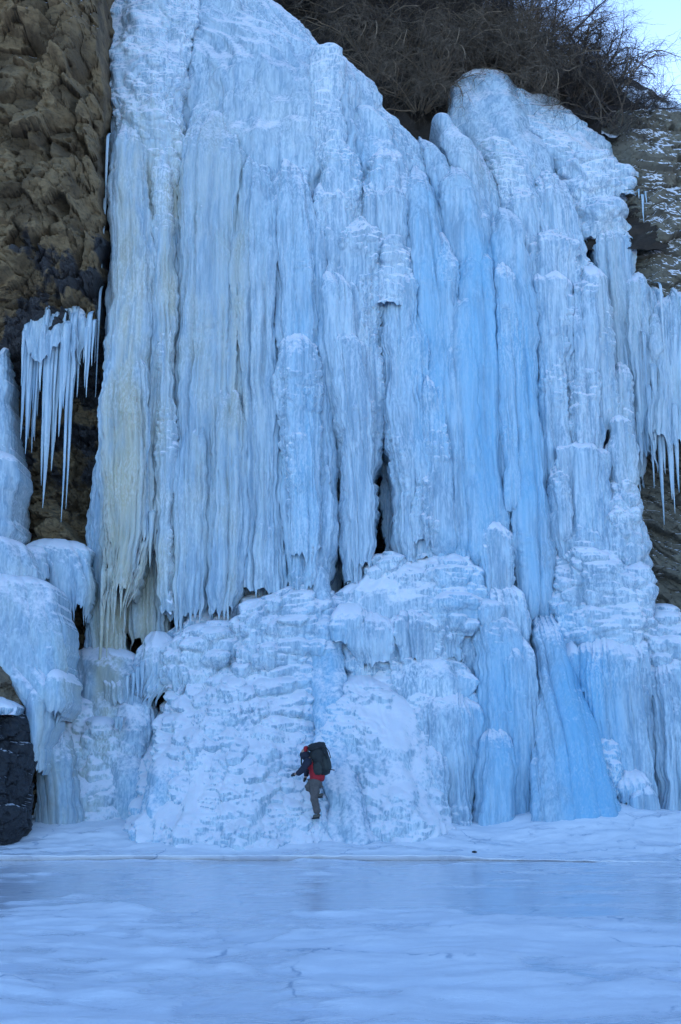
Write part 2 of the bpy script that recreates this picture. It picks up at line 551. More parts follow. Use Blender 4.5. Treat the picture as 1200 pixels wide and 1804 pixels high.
def icicle(name, px, py0, py1, wpx, Y, mat, parent, seed, label=None):
    x0, z0 = W(px, py0, Y); x1, z1 = W(px, py1, Y)
    n = max(10, int((z0 - z1) / 0.035)); m = 12
    t = np.linspace(0, 1, n)[:, None]; a = np.linspace(0, 2 * math.pi, m + 1)[None, :]
    r = wpx / F * Y / 2 * (1 - t) ** 0.8 * (1 + 0.18 * fbm(t * 5 + seed, np.cos(a) * 0.8 + seed * 2.1, seed, 3)) + 0.004
    r = r * (1 + 0.25 * np.cos(a * 2 + seed) * 0.5 + 0.12 * np.sin(a * 3 + seed * 2))
    r = r * (0.10 + 0.90 * sstep(0, 0.22, t))
    Z = z0 + (z1 - z0) * t + 0 * a
    X = x0 + r * np.cos(a) + 0.03 * perlin(t * 2 + seed, t * 0 + seed, seed) * t
    Yy = Y + 0.8 * r * np.sin(a) + 0.9 * (1 - sstep(0, 0.26, t)) ** 2
    at = tint(X, Z); at['snow'] = 0 * X - .4; at['frost'] = 0 * X + .3
    o = link(name, grid_mesh(name, X, Yy, Z, flip=True, attrs=at), mat, parent)
    if label:
        o['label'] = label
    return o

# ------------------------------------------------------------------ the cliff
def bilin(px, py, PX, PY, T):
    PX, PY, T = np.array(PX, float), np.array(PY, float), np.array(T, float)
    px = np.clip(px, PX[0], PX[-1]); py = np.clip(py, PY[0], PY[-1])
    i = np.clip(np.searchsorted(PX, px) - 1, 0, len(PX) - 2); j = np.clip(np.searchsorted(PY, py) - 1, 0, len(PY) - 2)
    a = (px - PX[i]) / (PX[i + 1] - PX[i]); b = (py - PY[j]) / (PY[j + 1] - PY[j])
    return (T[j, i] * (1 - a) + T[j, i + 1] * a) * (1 - b) + (T[j + 1, i] * (1 - a) + T[j + 1, i + 1] * a) * b


cpx = np.concatenate([np.arange(-1500, -60, 40), np.arange(-60, 240, 2.1), np.arange(240, 1060, 14), np.arange(1060, 1260, 2.3), np.arange(1260, 2700, 40)])
ctop = np.interp(cpx, [-1500, 150, 260, 420, 520, 600, 1000, 1040, 1085, 1130, 1200, 2700], [-420, -170, -60, 60, 250, 340, 330, 250, 205, 196, 206, 240])
cv = np.linspace(0, 1, 620)[:, None]
CPX = cpx[None, :] + 0 * cv
CPY = ctop[None, :] + (1540 - ctop[None, :]) * cv
KX = [-1500, -100, 60, 130, 176, 204, 300, 600, 900, 1060, 1110, 1160, 1230, 2700]
KY = [-420, -150, 120, 330, 470, 560, 640, 760, 920, 1060, 1540]
KT = [[31, 30.5, 30.3, 30.3, 31, 35.0, 37.5, 38, 37, 36, 35, 34.5, 34, 33],
      [30, 29.9, 29.8, 30.0, 30.9, 34.6, 36.8, 37.5, 36, 35, 34.5, 34, 33.5, 32],
      [29, 29.3, 29.1, 29.5, 30.3, 33.0, 34.6, 35.6, 35.3, 34.6, 33.6, 33.3, 33, 32],
      [28.5, 28.9, 28.8, 29.2, 30.0, 32.0, 32.6, 33.2, 33.6, 33.6, 32.4, 32.0, 31.6, 31],
      [28.5, 29.1, 29.1, 29.5, 30.2, 31.8, 32.2, 32.6, 32.8, 33.0, 32.4, 31.7, 31.3, 31],
      [28.5, 29.9, 29.8, 30.0, 30.6, 31.6, 32.0, 32.2, 32.4, 32.6, 32.2, 31.8, 31.5, 31],
      [28.5, 30.6, 30.7, 30.8, 31.1, 31.6, 31.9, 32.1, 32.2, 32.3, 32.0, 31.6, 31.4, 31],
      [28.5, 31.0, 31.2, 31.2, 31.3, 31.6, 31.8, 32.0, 32.0, 32.1, 31.9, 31.7, 31.5, 31],
      [28.2, 30.8, 31.0, 31.0, 31.2, 31.5, 31.8, 32.0, 32.0, 32.0, 31.8, 31.5, 31.2, 30.5],
      [28.0, 30.4, 30.8, 31.0, 31.2, 31.5, 31.7, 31.8, 31.9, 31.8, 31.5, 31.2, 30.9, 30],
      [27.5, 29.5, 30.0, 30.2, 30.6, 31.0, 31.2, 31.2, 31.2, 31.0, 30.8, 30.5, 30.2, 29]]
CY0 = bilin(CPX + np.where(CPX < 300, 13, 0) * fbm(CPY / 75, CPX / 300, 9, 3), CPY, KX, KY, KT)
cX, cZ = W(CPX, CPY, CY0)
cU = cX + 0.8 * CY0
ctone = facets(cU / .75, cZ / .55, 12) + .25 * facets(cU / .27, cZ / .22, 13)
low = sstep(330, 520, CPY + 60 * fbm(cX / .8, cZ / .8, 3)) * (CPX < 330)
rgt = sstep(1000, 1100, CPX)
f_ = 0.62 * facets(cU / 1.7, cZ / 1.25, 11)
for _ in range(2):
    f_[1:-1] = (f_[:-2] + 2 * f_[1:-1] + f_[2:]) / 4
    f_[:, 1:-1] = (f_[:, :-2] + 2 * f_[:, 1:-1] + f_[:, 2:]) / 4
f_ = f_ + 0.50 * facets(cU / .75, cZ / .55, 12) * (0.3 + 0.7 * sstep(-.3, .2, fbm(cU / 1.6, cZ / 1.3, 19, 3))) + 0.14 * facets(cU / .27, cZ / .22, 13) * (0.35 + 0.65 * sstep(-.2, .25, fbm(cU / .9, cZ / .8, 23, 3)) + .5 * low) + 0.035 * fbm(cU / .15, cZ / .15, 14, 3) * (0.4 + 1.2 * low)
bed = cZ * 1.0 + 0.35 * cX + 0.4 * fbm(cX / 2.5, cZ / 2, 15)
fr_ = 0.30 * facets(cX / 1.5, bed / .55, 16) + 0.13 * facets(cX / .5, bed / .2, 17) + 0.12 * (np.mod(bed, .8) / .8) + 0.03 * fbm(cX / .15, cZ / .12, 18, 3)
cYY = CY0 - f_ * (1 - rgt) - fr_ * rgt
cwet = low * (0.35 + 0.65 * sstep(-.3, .3, fbm(cX / .9, cZ / 1.1, 21))) * (1 - 0.6 * sstep(800, 880, CPY)) + 0.25 * rgt * sstep(780, 820, CPY) * sstep(0, .3, fbm(cX / .4, cZ / 1.5, 22))
cwet = np.maximum(cwet, sstep(240, 340, CPX) * (1 - rgt))
csn = -0.10 + 0.20 * sstep(170, 20, CPY) - 0.8 * low + 0.55 * rgt * sstep(1.2, 0, np.abs(cX - 9.0)) * sstep(700, 420, CPY)
top_y = np.stack([cYY[0] + 1.5, cYY[0] + 0.2])
cX = np.concatenate([np.stack([cX[0], cX[0]]), cX]); cZ = np.concatenate([np.stack([cZ[0] + .3, cZ[0] + .05]), cZ]); cYY = np.concatenate([top_y, cYY])
pad = lambda a: np.concatenate([a[:1], a[:1], a])
cliff = link('cliff', grid_mesh('cliff', cX, cYY, cZ, smooth=False, attrs={'wet': pad(cwet), 'snow': pad(csn), 'tone': pad(ctone)}), M['rock'])
cliff.data.materials.append(M['slate'])
pc = np.array([p.center.x for p in cliff.data.polygons])
cliff.data.polygons.foreach_set('material_index', (pc > 5.5).astype(np.int32))
tag(cliff, 'brown broken rock face behind the ice', kind='structure')

# brush-covered earth bank above the ice, and the plateau behind it
hx = np.arange(-900, 1180, 9.0)
hv = np.linspace(0, 1, 60)[:, None]
htop = np.interp(hx, [-900, 640, 760, 860, 940, 1000, 1060, 1100, 1180], [-330, -260, -120, 28, 72, 110, 140, 165, 215])
HX = hx[None, :] + 0 * hv
HY = 440 + (htop[None, :] - 440) * hv
hY = 33.6 + (330 - HY) * 0.0115 + np.interp(HX, [-900, 300, 620, 800, 1180], [1, 1.3, 0.2, 0.0, -0.9])
wx, wz = W(HX, HY, hY)
hY = hY - 0.35 * facets(wx / 1.1, wz / 1.0, 31) - 0.2 * fbm(wx / .35, wz / .35, 32, 4)
wx = np.concatenate([wx, wx[-1:] * 1.1, wx[-1:] * 2.5]); hY = np.concatenate([hY, hY[-1:] + 3, hY[-1:] * 0 + 80])
wz = np.concatenate([wz, wz[-1:] + 0.2, wz[-1:] - 2.0])
hill = link('hillside', grid_mesh('hillside', wx, hY, wz, flip=True, attrs={'wet': wx * 0, 'snow': wx * 0}), M['earth'])
tag(hill, 'dark earth bank above the frozen waterfall', kind='structure')

# rising ground far to the left of the frame, which keeps the sun off the gorge
# snow slope and far hill at the top right
sx_ = np.linspace(1060, 1500, 90)[None, :]; sv = np.linspace(0, 1, 40)[:, None]
spy = np.interp(sx_, [1060, 1095, 1130, 1165, 1200, 1500], [150, 150, 160, 175, 186, 200])
SPY = 235 + (spy - 235) * sv
SPX = sx_ + 0 * sv
SY = 33.2 + sv * 9
gx, gz = W(SPX, SPY, SY)
gz = gz + 0.22 * fbm(gx / .6, SY / .7, 41, 4)
ss = 0.3 + 0.0 * gx
slope = link('snow_slope', grid_mesh('snow_slope', gx, SY, gz, flip=True, attrs={'wet': gx * 0, 'snow': ss - 0.1 + 0.5 * fbm(gx / .5, SY / .9, 42, 3)}), M['slate'])
tag(slope, 'snow-dusted slope above the layered rock', kind='structure')
fx = np.linspace(900, 1700, 160)[None, :]; fv = np.linspace(0, 1, 24)[:, None]
fpy = np.interp(fx, [900, 1060, 1100, 1140, 1165, 1180, 1700], [120, 130, 136, 152, 172, 190, 260])
FY = 190 + fv * 40
fX, fZ = W(fx + 0 * fv, 260 + (fpy - 260) * fv, FY)
fZ = fZ + 0.9 * fbm(fX / 2.2, FY / 3, 44, 4) * fv
far = link('far_hill', grid_mesh('far_hill', fX, FY, fZ, flip=True, attrs={'wet': fX * 0, 'snow': fX * 0 - 1}), M['earth'])
tag(far, 'dark hill far behind the snow slope', kind='structure')


# ------------------------------------------------------------------ river ice and snow bank
def axis(lo, hi, fine_lo, fine_hi, step):
    a = np.arange(fine_lo, fine_hi, step)
    g1 = fine_lo - np.geomspace(step, fine_lo - lo, 26)[::-1]
    g2 = fine_hi + np.geomspace(step, hi - fine_hi, 26)
    return np.concatenate([g1, a, g2])


rx = axis(-300, 300, -9, 9, 0.07)[None, :]; ry = axis(-120, 300, 6.5, 27, 0.06)[:, None]
RX, RY = rx + 0 * ry, ry + 0 * rx
zone = sstep(14.2, 16.2, RY + 0.9 * fbm(RX / 3.0, RY / 1.6, 51, 4) + 0.10 * RX)       # smooth clear ice beyond here
lumps = fbm(RX / 1.6, RY / 0.8, 52, 5)
snowm = (1 - zone) * sstep(-.25, .55, fbm(RX / 2.4 + .3 * fbm(RX, RY, 59, 2), RY / 1.9, 53, 6) + 0.25) + zone * sstep(.30, .75, fbm(RX / 2.2 + 5, RY / .75, 54, 4) + 0.35 * sstep(2, 6, RX)) * 0.6
snowm = np.clip(snowm + 0.22 * (1 - zone) + 0.40 * fbm(RX / .5, RY / .42, 57, 5) * (1 - 0.6 * zone), 0, 1)
RZ = 0.045 * snowm * (1 + lumps) + 0.008 * (1 - zone) * fbm(RX / .3, RY / .2, 58, 3) + 0.012 * (1 - zone) * lumps + 0.05 * (1 - zone) * (fbm(RX / 2.5, RY / 1.8, 55, 3)) - 0.03
RZ = RZ * sstep(60, 20, np.abs(RX)) * sstep(60, 30, RY)
m, t, p = newmat('river_ice'); q = NT(t)
nD = q.noise(q.coord((1, 2.6, 1)), 7, 7, 0.75, 0.5); vA = q.coord((0.5, 1.6, 1)); nA = q.noise(vA, 1.3, 6, 0.6, 0.4); nB = q.noise(q.coord(), 9, 5, 0.65); nC = q.noise(q.coord((0.35, 2.0, 1)), 4, 5, 0.7, 0.6)
sn = q.rng(q.math('ADD', q.math('ADD', q.attr('snow'), q.math('MULTIPLY', q.math('SUBTRACT', nC, 0.5), 0.9)), q.math('MULTIPLY', q.math('SUBTRACT', nD, 0.5), 1.1)), 0.20, 0.85)
c = q.mix(q.rng(nA, 0.35, 0.65), (0.76, 0.76, 0.82), (0.84, 0.83, 0.87))
c = q.mix(q.math('MULTIPLY', q.rng(nC, 0.52, 0.75), 0.6), c, (0.88, 0.87, 0.90))
c = q.mix(sn, c, (0.94, 0.92, 0.94))
vd = q.n('ShaderNodeTexVoronoi', feature='DISTANCE_TO_EDGE'); vd.inputs['Scale'].default_value = 0.30
wv = q.n('ShaderNodeVectorMath', operation='ADD'); nv_ = q.n('ShaderNodeTexNoise'); nv_.inputs['Scale'].default_value = 1.4; nv_.inputs['Detail'].default_value = 5
q.l(q.coord((1, 0.8, 1)), nv_.inputs['Vector']); q.l(q.coord((1, 0.8, 1)), wv.inputs[0]); q.l(nv_.outputs['Color'], wv.inputs[1]); q.l(wv.outputs[0], vd.inputs['Vector'])
crk = q.math('MULTIPLY', q.rng(vd.outputs['Distance'], 0.010, 0.0), q.rng(nA, 0.45, 0.6))
c = q.mix(q.math('MULTIPLY', crk, 0.7), c, (0.30, 0.38, 0.50))
q.l(c, p.inputs['Base Color'])
q.l(q.math('ADD', q.math('MULTIPLY', sn, 0.5), q.math('ADD', 0.06, q.math('MULTIPLY', q.rng(nC, .35, .7), 0.12))), p.inputs['Roughness'])
p.inputs['IOR'].default_value = 1.33
q.bump(q.math('ADD', q.math('MULTIPLY', nC, 0.5), q.math('MULTIPLY', q.math('MULTIPLY', q.math('ADD', nB, nD), sn), 0.8)), 0.35, 0.04, p)
M['river'] = m
river = link('river_ice', grid_mesh('river_ice', RX, RY, RZ, flip=True, attrs={'snow': snowm}), m)
tag(river, 'frozen river surface with snow patches', kind='structure')

bx = np.arange(-11, 11, 0.06)[None, :]; bv = np.linspace(0, 1, 120)[:, None]
edge = 24.45 + 0.10 * fbm(bx / 1.5, bx * 0, 61, 4) + 1.2 * sstep(3.0, 9, bx) * -1 + 0.8 * sstep(-6.5, -9, bx)
BY = edge + (31.2 - edge) * bv ** 1.25
BX = bx + 0 * BY
hump = 0.62 * np.exp(-((BX - 5.3) / 2.2) ** 2 - ((BY - 28.6) / 1.9) ** 2) + 0.25 * np.exp(-((BX - 8.2) / 2.0) ** 2 - ((BY - 28.2) / 2) ** 2)
hump += 0.28 * np.exp(-((BX + 0.5) / 1.7) ** 2 - ((BY - 27.9) / .9) ** 2)
step = 0.075 * (1 - sstep(2.0, 3.4, BX)) + 0.008
rel = BY - edge
BZ = step + 0.55 * sstep(0.05, 4.0, rel) * (1 - 0.35 * sstep(1, 4, BX)) + hump + 0.05 * fbm(BX / 1.3, BY / .8, 62, 5) * sstep(0, .8, rel) + 0.012 * fbm(BX / .3, BY / .25, 63, 4)
bsn = sstep(-.35, .25, fbm(BX / 1.6, BY / .6, 64, 5) + 0.35 * sstep(24.8, 26.5, BY) - 0.5 * sstep(-5, -7.5, BX) - 0.25 * sstep(2.5, 4.5, BX) * sstep(28, 26.5, BY) + 0.25)
# undercut front edge
BX = np.concatenate([BX[:1], BX[:1], BX]); BY = np.concatenate([BY[:1] + 0.35, BY[:1] + 0.03, BY]); BZ = np.concatenate([BZ[:1] * 0 - 0.08, BZ[:1] - 0.022, BZ])
bsn = np.concatenate([bsn[:1], bsn[:1], bsn])
m2 = m.copy(); m2.name = 'bank_snow'
bank = link('snow_bank', grid_mesh('snow_bank', BX, BY, BZ, flip=True, attrs={'snow': bsn}), m2)
tag(bank, 'low snow bank at the foot of the ice', kind='structure')

# ------------------------------------------------------------------ the main frozen waterfall
fall = thing('frozen_waterfall', (0, 30, 0.5), 'huge pale blue frozen waterfall of fused ice columns filling the middle of the cliff', 'frozen waterfall')
A = lambda *a, **k: shell(*a, parent=fall, **k)


def ice(name, sty, mat, rows, **k):
    return shell(name, rows, sty, M['ice'], k.pop('parent', fall), **k)


# back curtain of ice that the columns grow from
ice('ice_sheet', 'column', 'pale', [(-60, 325, 420, 35.4), (60, 318, 560, 33.6), (160, 312, 650, 32.3), (300, 308, 800, 31.5), (450, 305, 860, 31.2), (700, 300, 700, 31.0), (780, 296, 596, 30.9), (1080, 290, 590, 30.8)], depth=.6, fringe=.5, dome=1.0)
ice('ice_sheet', 'column', 'pale', [(235, 770, 840, 32.6), (330, 700, 900, 31.6), (500, 690, 960, 31.1), (800, 690, 975, 30.9), (1060, 690, 990, 30.6)], depth=.6, dome=.8)
# the big smooth dome
ice('ice_dome', 'smooth', 'pale', [(-70, 330, 400, 35.0), (0, 320, 428, 34.0), (25, 320, 450, 33.5), (40, 320, 512, 33.1), (50, 320, 556, 32.9), (64, 319, 586, 32.7), (82, 318, 612, 32.4), (100, 316, 640, 32.1), (137, 314, 660, 31.8), (200, 312, 660, 31.45), (290, 312, 640, 31.05), (400, 312, 580, 30.85), (520, 312, 575, 30.9)], depth=.9, dome=.9, box=2.2)
ice('ice_dome', 'snowy', 'snowy', [(70, 555, 590, 32.0), (110, 545, 605, 31.7), (170, 545, 600, 31.4), (230, 555, 610, 31.1), (290, 560, 605, 31.0)], depth=.25, dome=.4, amp=.6)
# three long curtains under it
ice('ice_curtain', 'curtain', 'grey', [(170, 335, 420, 31.2), (260, 316, 436, 30.8), (420, 310, 440, 30.5), (700, 302, 436, 30.3), (950, 296, 428, 30.2), (1095, 292, 410, 30.15)], depth=.55, fringe=.8, dome=1.2, label='greyish left curtain of the fall')
ice('ice_column', 'curtain', 'pale', [(215, 425, 475, 30.9), (300, 420, 498, 30.45), (500, 420, 500, 30.2), (800, 425, 502, 30.05), (1050, 430, 505, 30.0)], depth=.5, fringe=.7, dome=1.4)
ice('ice_column', 'column', 'blue', [(250, 478, 545, 30.7), (340, 480, 558, 30.3), (560, 486, 570, 30.0), (760, 492, 582, 29.9), (900, 498, 590, 29.8), (1045, 505, 575, 29.75)], depth=.6, fringe=.6, dome=1.2, knobs=1.2)
ice('ice_column', 'column', 'pale', [(330, 540, 562, 30.6), (420, 538, 570, 30.3), (620, 545, 580, 30.1), (790, 552, 592, 30.0), (930, 555, 590, 29.95)], depth=.45, fringe=.5, dome=.8)
ice('ice_column', 'tier', 'blue', [(570, 498, 545, 29.85), (620, 494, 560, 29.7), (800, 498, 566, 29.65), (980, 510, 560, 29.6)], depth=.4, fringe=.5, dome=.5)
ice('ice_column', 'curtain', 'grey', [(660, 378, 425, 30.1), (760, 372, 430, 29.95), (950, 370, 425, 29.85), (1080, 372, 408, 29.8)], depth=.4, fringe=.7, dome=.8)
ice('ice_column', 'curtain', 'pale', [(700, 310, 360, 30.2), (800, 302, 372, 30.0), (1000, 298, 370, 29.9), (1090, 300, 360, 29.9)], depth=.4, fringe=.7, dome=.8)
# column group left of the two dark slits: snowy steps
ice('ice_column', 'smooth', 'blue', [(170, 620, 650, 32.0), (220, 618, 690, 31.6), (270, 620, 720, 31.35), (340, 630, 730, 31.1), (450, 640, 730, 30.9)], depth=.6, dome=.7)
ice('ice_column', 'tier', 'snowy', [(235, 575, 605, 31.2), (280, 565, 632, 30.9), (350, 560, 640, 30.6), (470, 562, 640, 30.5)], depth=.5, dome=.5, fringe=.3)
ice('ice_column', 'tier', 'snowy', [(300, 558, 595, 30.7), (340, 553, 612, 30.5), (430, 556, 606, 30.4), (480, 560, 600, 30.4)], depth=.45, dome=.5, fringe=.3)
ice('ice_column', 'tier', 'snowy', [(360, 592, 650, 30.6), (400, 575, 672, 30.3), (500, 568, 676, 30.15), (640, 568, 674, 30.1), (800, 598, 664, 30.0), (940, 608, 656, 29.95), (1030, 612, 648, 29.95)], depth=.6, dome=.6, fringe=.4)
ice('ice_column', 'column', 'pale', [(455, 562, 600, 30.2), (500, 560, 628, 29.95), (600, 566, 632, 29.85), (760, 602, 642, 29.8), (900, 612, 645, 29.75), (1035, 615, 640, 29.75)], depth=.5, dome=.5, fringe=.5)
ice('ice_column', 'column', 'pale', [(560, 575, 610, 29.9), (600, 572, 640, 29.7), (760, 606, 650, 29.6), (1000, 614, 655, 29.6)], depth=.4, dome=.4, fringe=.5)
# middle column with the snow band
ice('ice_column', 'tier', 'snowy', [(240, 660, 700, 31.3), (300, 640, 720, 31.0), (340, 635, 725, 30.7), (430, 640, 722, 30.5)], depth=.5, dome=.5, fringe=.3)
ice('ice_column', 'curtain', 'pale', [(310, 652, 705, 30.8), (345, 645, 716, 30.5), (450, 652, 712, 30.4)], depth=.5, dome=.4, fringe=.4)
ice('ice_column', 'snowy', 'snowy', [(395, 680, 715, 30.6), (440, 672, 740, 30.3), (500, 672, 745, 30.1), (540, 675, 742, 30.1)], depth=.45, dome=.5, fringe=.3)
ice('ice_column', 'column', 'pale', [(440, 680, 725, 30.5), (500, 674, 746, 30.1), (700, 674, 752, 29.95), (860, 690, 792, 29.85), (990, 692, 785, 29.8)], depth=.6, dome=.6, fringe=.5, knobs=1.3)
# blue column
ice('ice_column', 'cone', 'blue', [(262, 715, 755, 31.3), (300, 706, 770, 30.9), (380, 706, 786, 30.5), (480, 715, 800, 30.2), (620, 730, 810, 30.0), (800, 742, 815, 29.8), (980, 748, 840, 29.6)], depth=.75, dome=.9)
ice('ice_column', 'column', 'blue', [(380, 745, 785, 30.6), (460, 742, 805, 30.3), (640, 752, 812, 30.0), (850, 770, 830, 29.75), (1000, 770, 850, 29.6)], depth=.5, dome=.8)
ice('ice_column', 'tier', 'snowy', [(640, 738, 775, 30.0), (690, 735, 790, 29.75), (800, 735, 800, 29.65), (960, 735, 805, 29.6)], depth=.4, dome=.5, fringe=.4)
# columns right of it
ice('ice_column', 'smooth', 'pale', [(190, 772, 790, 32.3), (225, 778, 815, 31.9), (262, 785, 850, 31.5), (310, 800, 862, 31.2), (400, 800, 868, 30.9), (480, 800, 870, 30.8)], depth=.6, dome=.5)
ice('ice_column', 'cone', 'pale', [(225, 735, 750, 32.2), (255, 742, 775, 31.8), (300, 752, 795, 31.4), (380, 775, 805, 31.1)], depth=.4, dome=.5)
ice('ice_column', 'cone', 'pale', [(270, 790, 822, 31.3), (310, 782, 842, 30.9), (400, 782, 856, 30.6), (520, 790, 862, 30.4), (640, 800, 870, 30.3)], depth=.55, dome=.5)
ice('ice_column', 'cone', 'blue', [(400, 818, 858, 30.7), (440, 808, 870, 30.4), (520, 805, 880, 30.1), (650, 800, 895, 29.9), (800, 805, 905, 29.7), (1000, 815, 930, 29.5)], depth=.7, dome=.6)
ice('ice_column', 'cone', 'blue', [(495, 808, 835, 30.2), (540, 798, 842, 29.9), (660, 795, 848, 29.75), (840, 800, 855, 29.6), (980, 805, 870, 29.5)], depth=.45, dome=.6)
ice('ice_column', 'cone', 'blue', [(345, 868, 900, 31.2), (385, 862, 922, 30.8), (450, 860, 934, 30.5), (560, 872, 946, 30.2), (680, 885, 958, 30.0), (800, 890, 970, 29.8), (950, 900, 978, 29.6), (1095, 905, 986, 29.4)], depth=.8, dome=.6)
ice('ice_column', 'column', 'blue', [(440, 870, 898, 30.5), (480, 868, 906, 30.2), (560, 872, 915, 30.0), (700, 880, 925, 29.8), (900, 885, 935, 29.6)], depth=.4, dome=.5)
ice('ice_column', 'tier', 'pale', [(905, 842, 880, 29.5), (930, 838, 895, 29.35), (1000, 850, 900, 29.3), (1050, 858, 895, 29.3)], depth=.4, dome=.3, fringe=.3)

# lower tiers and mounds
ice('ice_mound', 'mound', 'pale', [(1040, 430, 520, 30.7), (1075, 330, 620, 30.35), (1120, 290, 625, 30.0), (1180, 285, 620, 29.6)], depth=.7, dome=.6)
ice('ice_mound', 'mound', 'snowy', [(1048, 480, 530, 30.2), (1085, 430, 600, 29.8), (1140, 350, 612, 29.2), (1200, 285, 612, 28.6), (1260, 262, 612, 27.95), (1330, 250, 615, 27.2), (1400, 235, 620, 26.55), (1490, 190, 640, 25.8), (1545, 180, 645, 25.5)], depth=1.7, dome=1.0, box=2.0, label='lumpy snow-dusted mound below the left curtains')
ice('ice_mound', 'mound', 'pale', [(1022, 515, 560, 29.75), (1055, 440, 606, 29.35), (1100, 405, 612, 29.05), (1150, 400, 612, 28.85), (1190, 410, 605, 28.75)], depth=.7, dome=.5)
ice('ice_mound', 'mound', 'pale', [(1090, 345, 420, 29.6), (1125, 310, 430, 29.3), (1170, 285, 430, 29.05), (1220, 300, 420, 28.9)], depth=.5, dome=.4, fringe=.5)
ice('ice_mound', 'tier', 'pale', [(1110, 262, 300, 29.6), (1140, 250, 345, 29.4), (1180, 250, 350, 29.3), (1235, 240, 300, 29.2)], depth=.4, dome=.4, fringe=.7)
ice('ice_column', 'smooth', 'blue', [(950, 535, 575, 30.3), (1000, 536, 580, 29.85), (1040, 538, 586, 29.5), (1080, 538, 596, 29.2), (1180, 545, 604, 28.6), (1280, 556, 622, 27.7), (1400, 570, 645, 26.6), (1480, 575, 655, 25.9), (1545, 580, 660, 25.5)], depth=.5, dome=.4)
ice('ice_mound', 'snowy', 'snowy', [(1180, 400, 450, 28.6), (1260, 350, 500, 27.75), (1350, 300, 545, 26.9), (1420, 270, 560, 26.25), (1490, 230, 580, 25.6), (1545, 225, 585, 25.3)], depth=.6, dome=.6, box=2.0)
ice('ice_mound', 'smooth', 'blue', [(1320, 265, 300, 27.5), (1370, 250, 320, 26.95), (1430, 245, 330, 26.4), (1490, 235, 345, 25.9), (1545, 230, 350, 25.6)], depth=.35, dome=.5)
ice('ice_mound', 'snowy', 'snowy', [(972, 690, 780, 29.8), (1000, 640, 830, 29.6), (1040, 600, 850, 29.3), (1080, 590, 860, 29.15), (1150, 590, 860, 29.0), (1220, 600, 850, 28.9)], depth=.7, dome=.5, box=2.6)
ice('ice_mound', 'mound', 'blue', [(965, 780, 830, 29.5), (1000, 770, 850, 29.2), (1060, 765, 856, 29.0), (1120, 770, 850, 28.9)], depth=.5, dome=.4)
ice('ice_mound', 'mound', 'snowy', [(970, 655, 705, 29.8), (1000, 650, 712, 29.6), (1030, 640, 712, 29.5)], depth=.35, dome=.3)
ice('ice_curtain', 'tier', 'pale', [(1065, 690, 790, 29.0), (1085, 690, 810, 28.85), (1120, 695, 815, 28.8), (1165, 700, 815, 28.8)], depth=.4, dome=.3, fringe=.4)
ice('ice_mound', 'tier', 'pale', [(1068, 640, 680, 29.0), (1095, 628, 702, 28.75), (1140, 630, 702, 28.65), (1172, 645, 695, 28.65)], depth=.45, dome=.35, fringe=.35)
ice('ice_curtain', 'tier', 'pale', [(1062, 588, 640, 29.1), (1080, 585, 645, 28.95), (1140, 590, 640, 28.9)], depth=.35, dome=.25, fringe=.5)
ice('ice_mound', 'snowy', 'snowy', [(1146, 700, 740, 29.0), (1165, 680, 810, 28.75), (1195, 670, 840, 28.5), (1240, 680, 850, 28.4), (1330, 700, 852, 28.3)], depth=.6, dome=.3, box=2.8)
ice('ice_column', 'column', 'pale', [(1205, 760, 835, 28.4), (1240, 725, 846, 28.15), (1320, 735, 848, 27.9), (1420, 760, 846, 27.7), (1490, 765, 846, 27.5), (1535, 765, 846, 27.3)], depth=.5, dome=.4)
ice('ice_mound', 'snowy', 'snowy', [(1170, 600, 670, 28.9), (1200, 560, 700, 28.4), (1250, 556, 735, 27.85), (1320, 565, 764, 27.2), (1400, 580, 784, 26.6), (1495, 590, 790, 25.9), (1550, 595, 795, 25.6)], depth=1.2, dome=.8, box=2.0, label='broad snow-covered mound beside the climber')
ice('ice_column', 'column', 'pale', [(1290, 735, 770, 27.9), (1330, 730, 790, 27.6), (1400, 740, 792, 27.3), (1490, 735, 785, 27.0), (1535, 735, 785, 26.8)], depth=.4, dome=.4)
ice('ice_column', 'cone', 'blue', [(1045, 842, 890, 29.1), (1090, 832, 915, 28.8), (1150, 836, 940, 28.5), (1250, 845, 952, 28.3), (1360, 850, 956, 28.15), (1480, 850, 955, 28.0), (1525, 850, 955, 27.8)], depth=.8, dome=.5, label='blue column with a rounded head beside the smooth cone')
ice('ice_column', 'tier', 'pale', [(1015, 868, 900, 29.3), (1040, 862, 925, 29.1), (1090, 866, 945, 28.95), (1140, 880, 945, 28.9)], depth=.4, dome=.35, fringe=.3)
ice('ice_mound', 'smooth', 'blue', [(1050, 838, 885, 28.9), (1075, 835, 895, 28.75), (1105, 842, 890, 28.7)], depth=.4, dome=.3)
ice('ice_column', 'column', 'pale', [(1110, 890, 930, 28.6), (1160, 885, 950, 28.4), (1300, 895, 955, 28.2), (1480, 905, 955, 28.05), (1525, 905, 955, 27.85)], depth=.45, dome=.4)
ice('ice_column', 'cone', 'blue', [(1262, 855, 890, 28.0), (1300, 846, 905, 27.8), (1380, 845, 910, 27.7), (1480, 842, 912, 27.6), (1525, 842, 912, 27.4)], depth=.45, dome=.5)
ice('ice_cone', 'cone', 'deep', [(1055, 935, 985, 29.5), (1095, 938, 988, 29.0), (1140, 943, 1000, 28.6), (1220, 945, 1030, 28.2), (1300, 946, 1064, 27.8), (1380, 944, 1094, 27.4), (1440, 940, 1116, 27.1), (1490, 936, 1136, 26.9), (1535, 936, 1136, 26.7)], depth=.9, dome=.5, amp=.8, knobs=.5, label='smooth deep blue ice cone spreading to the snow')

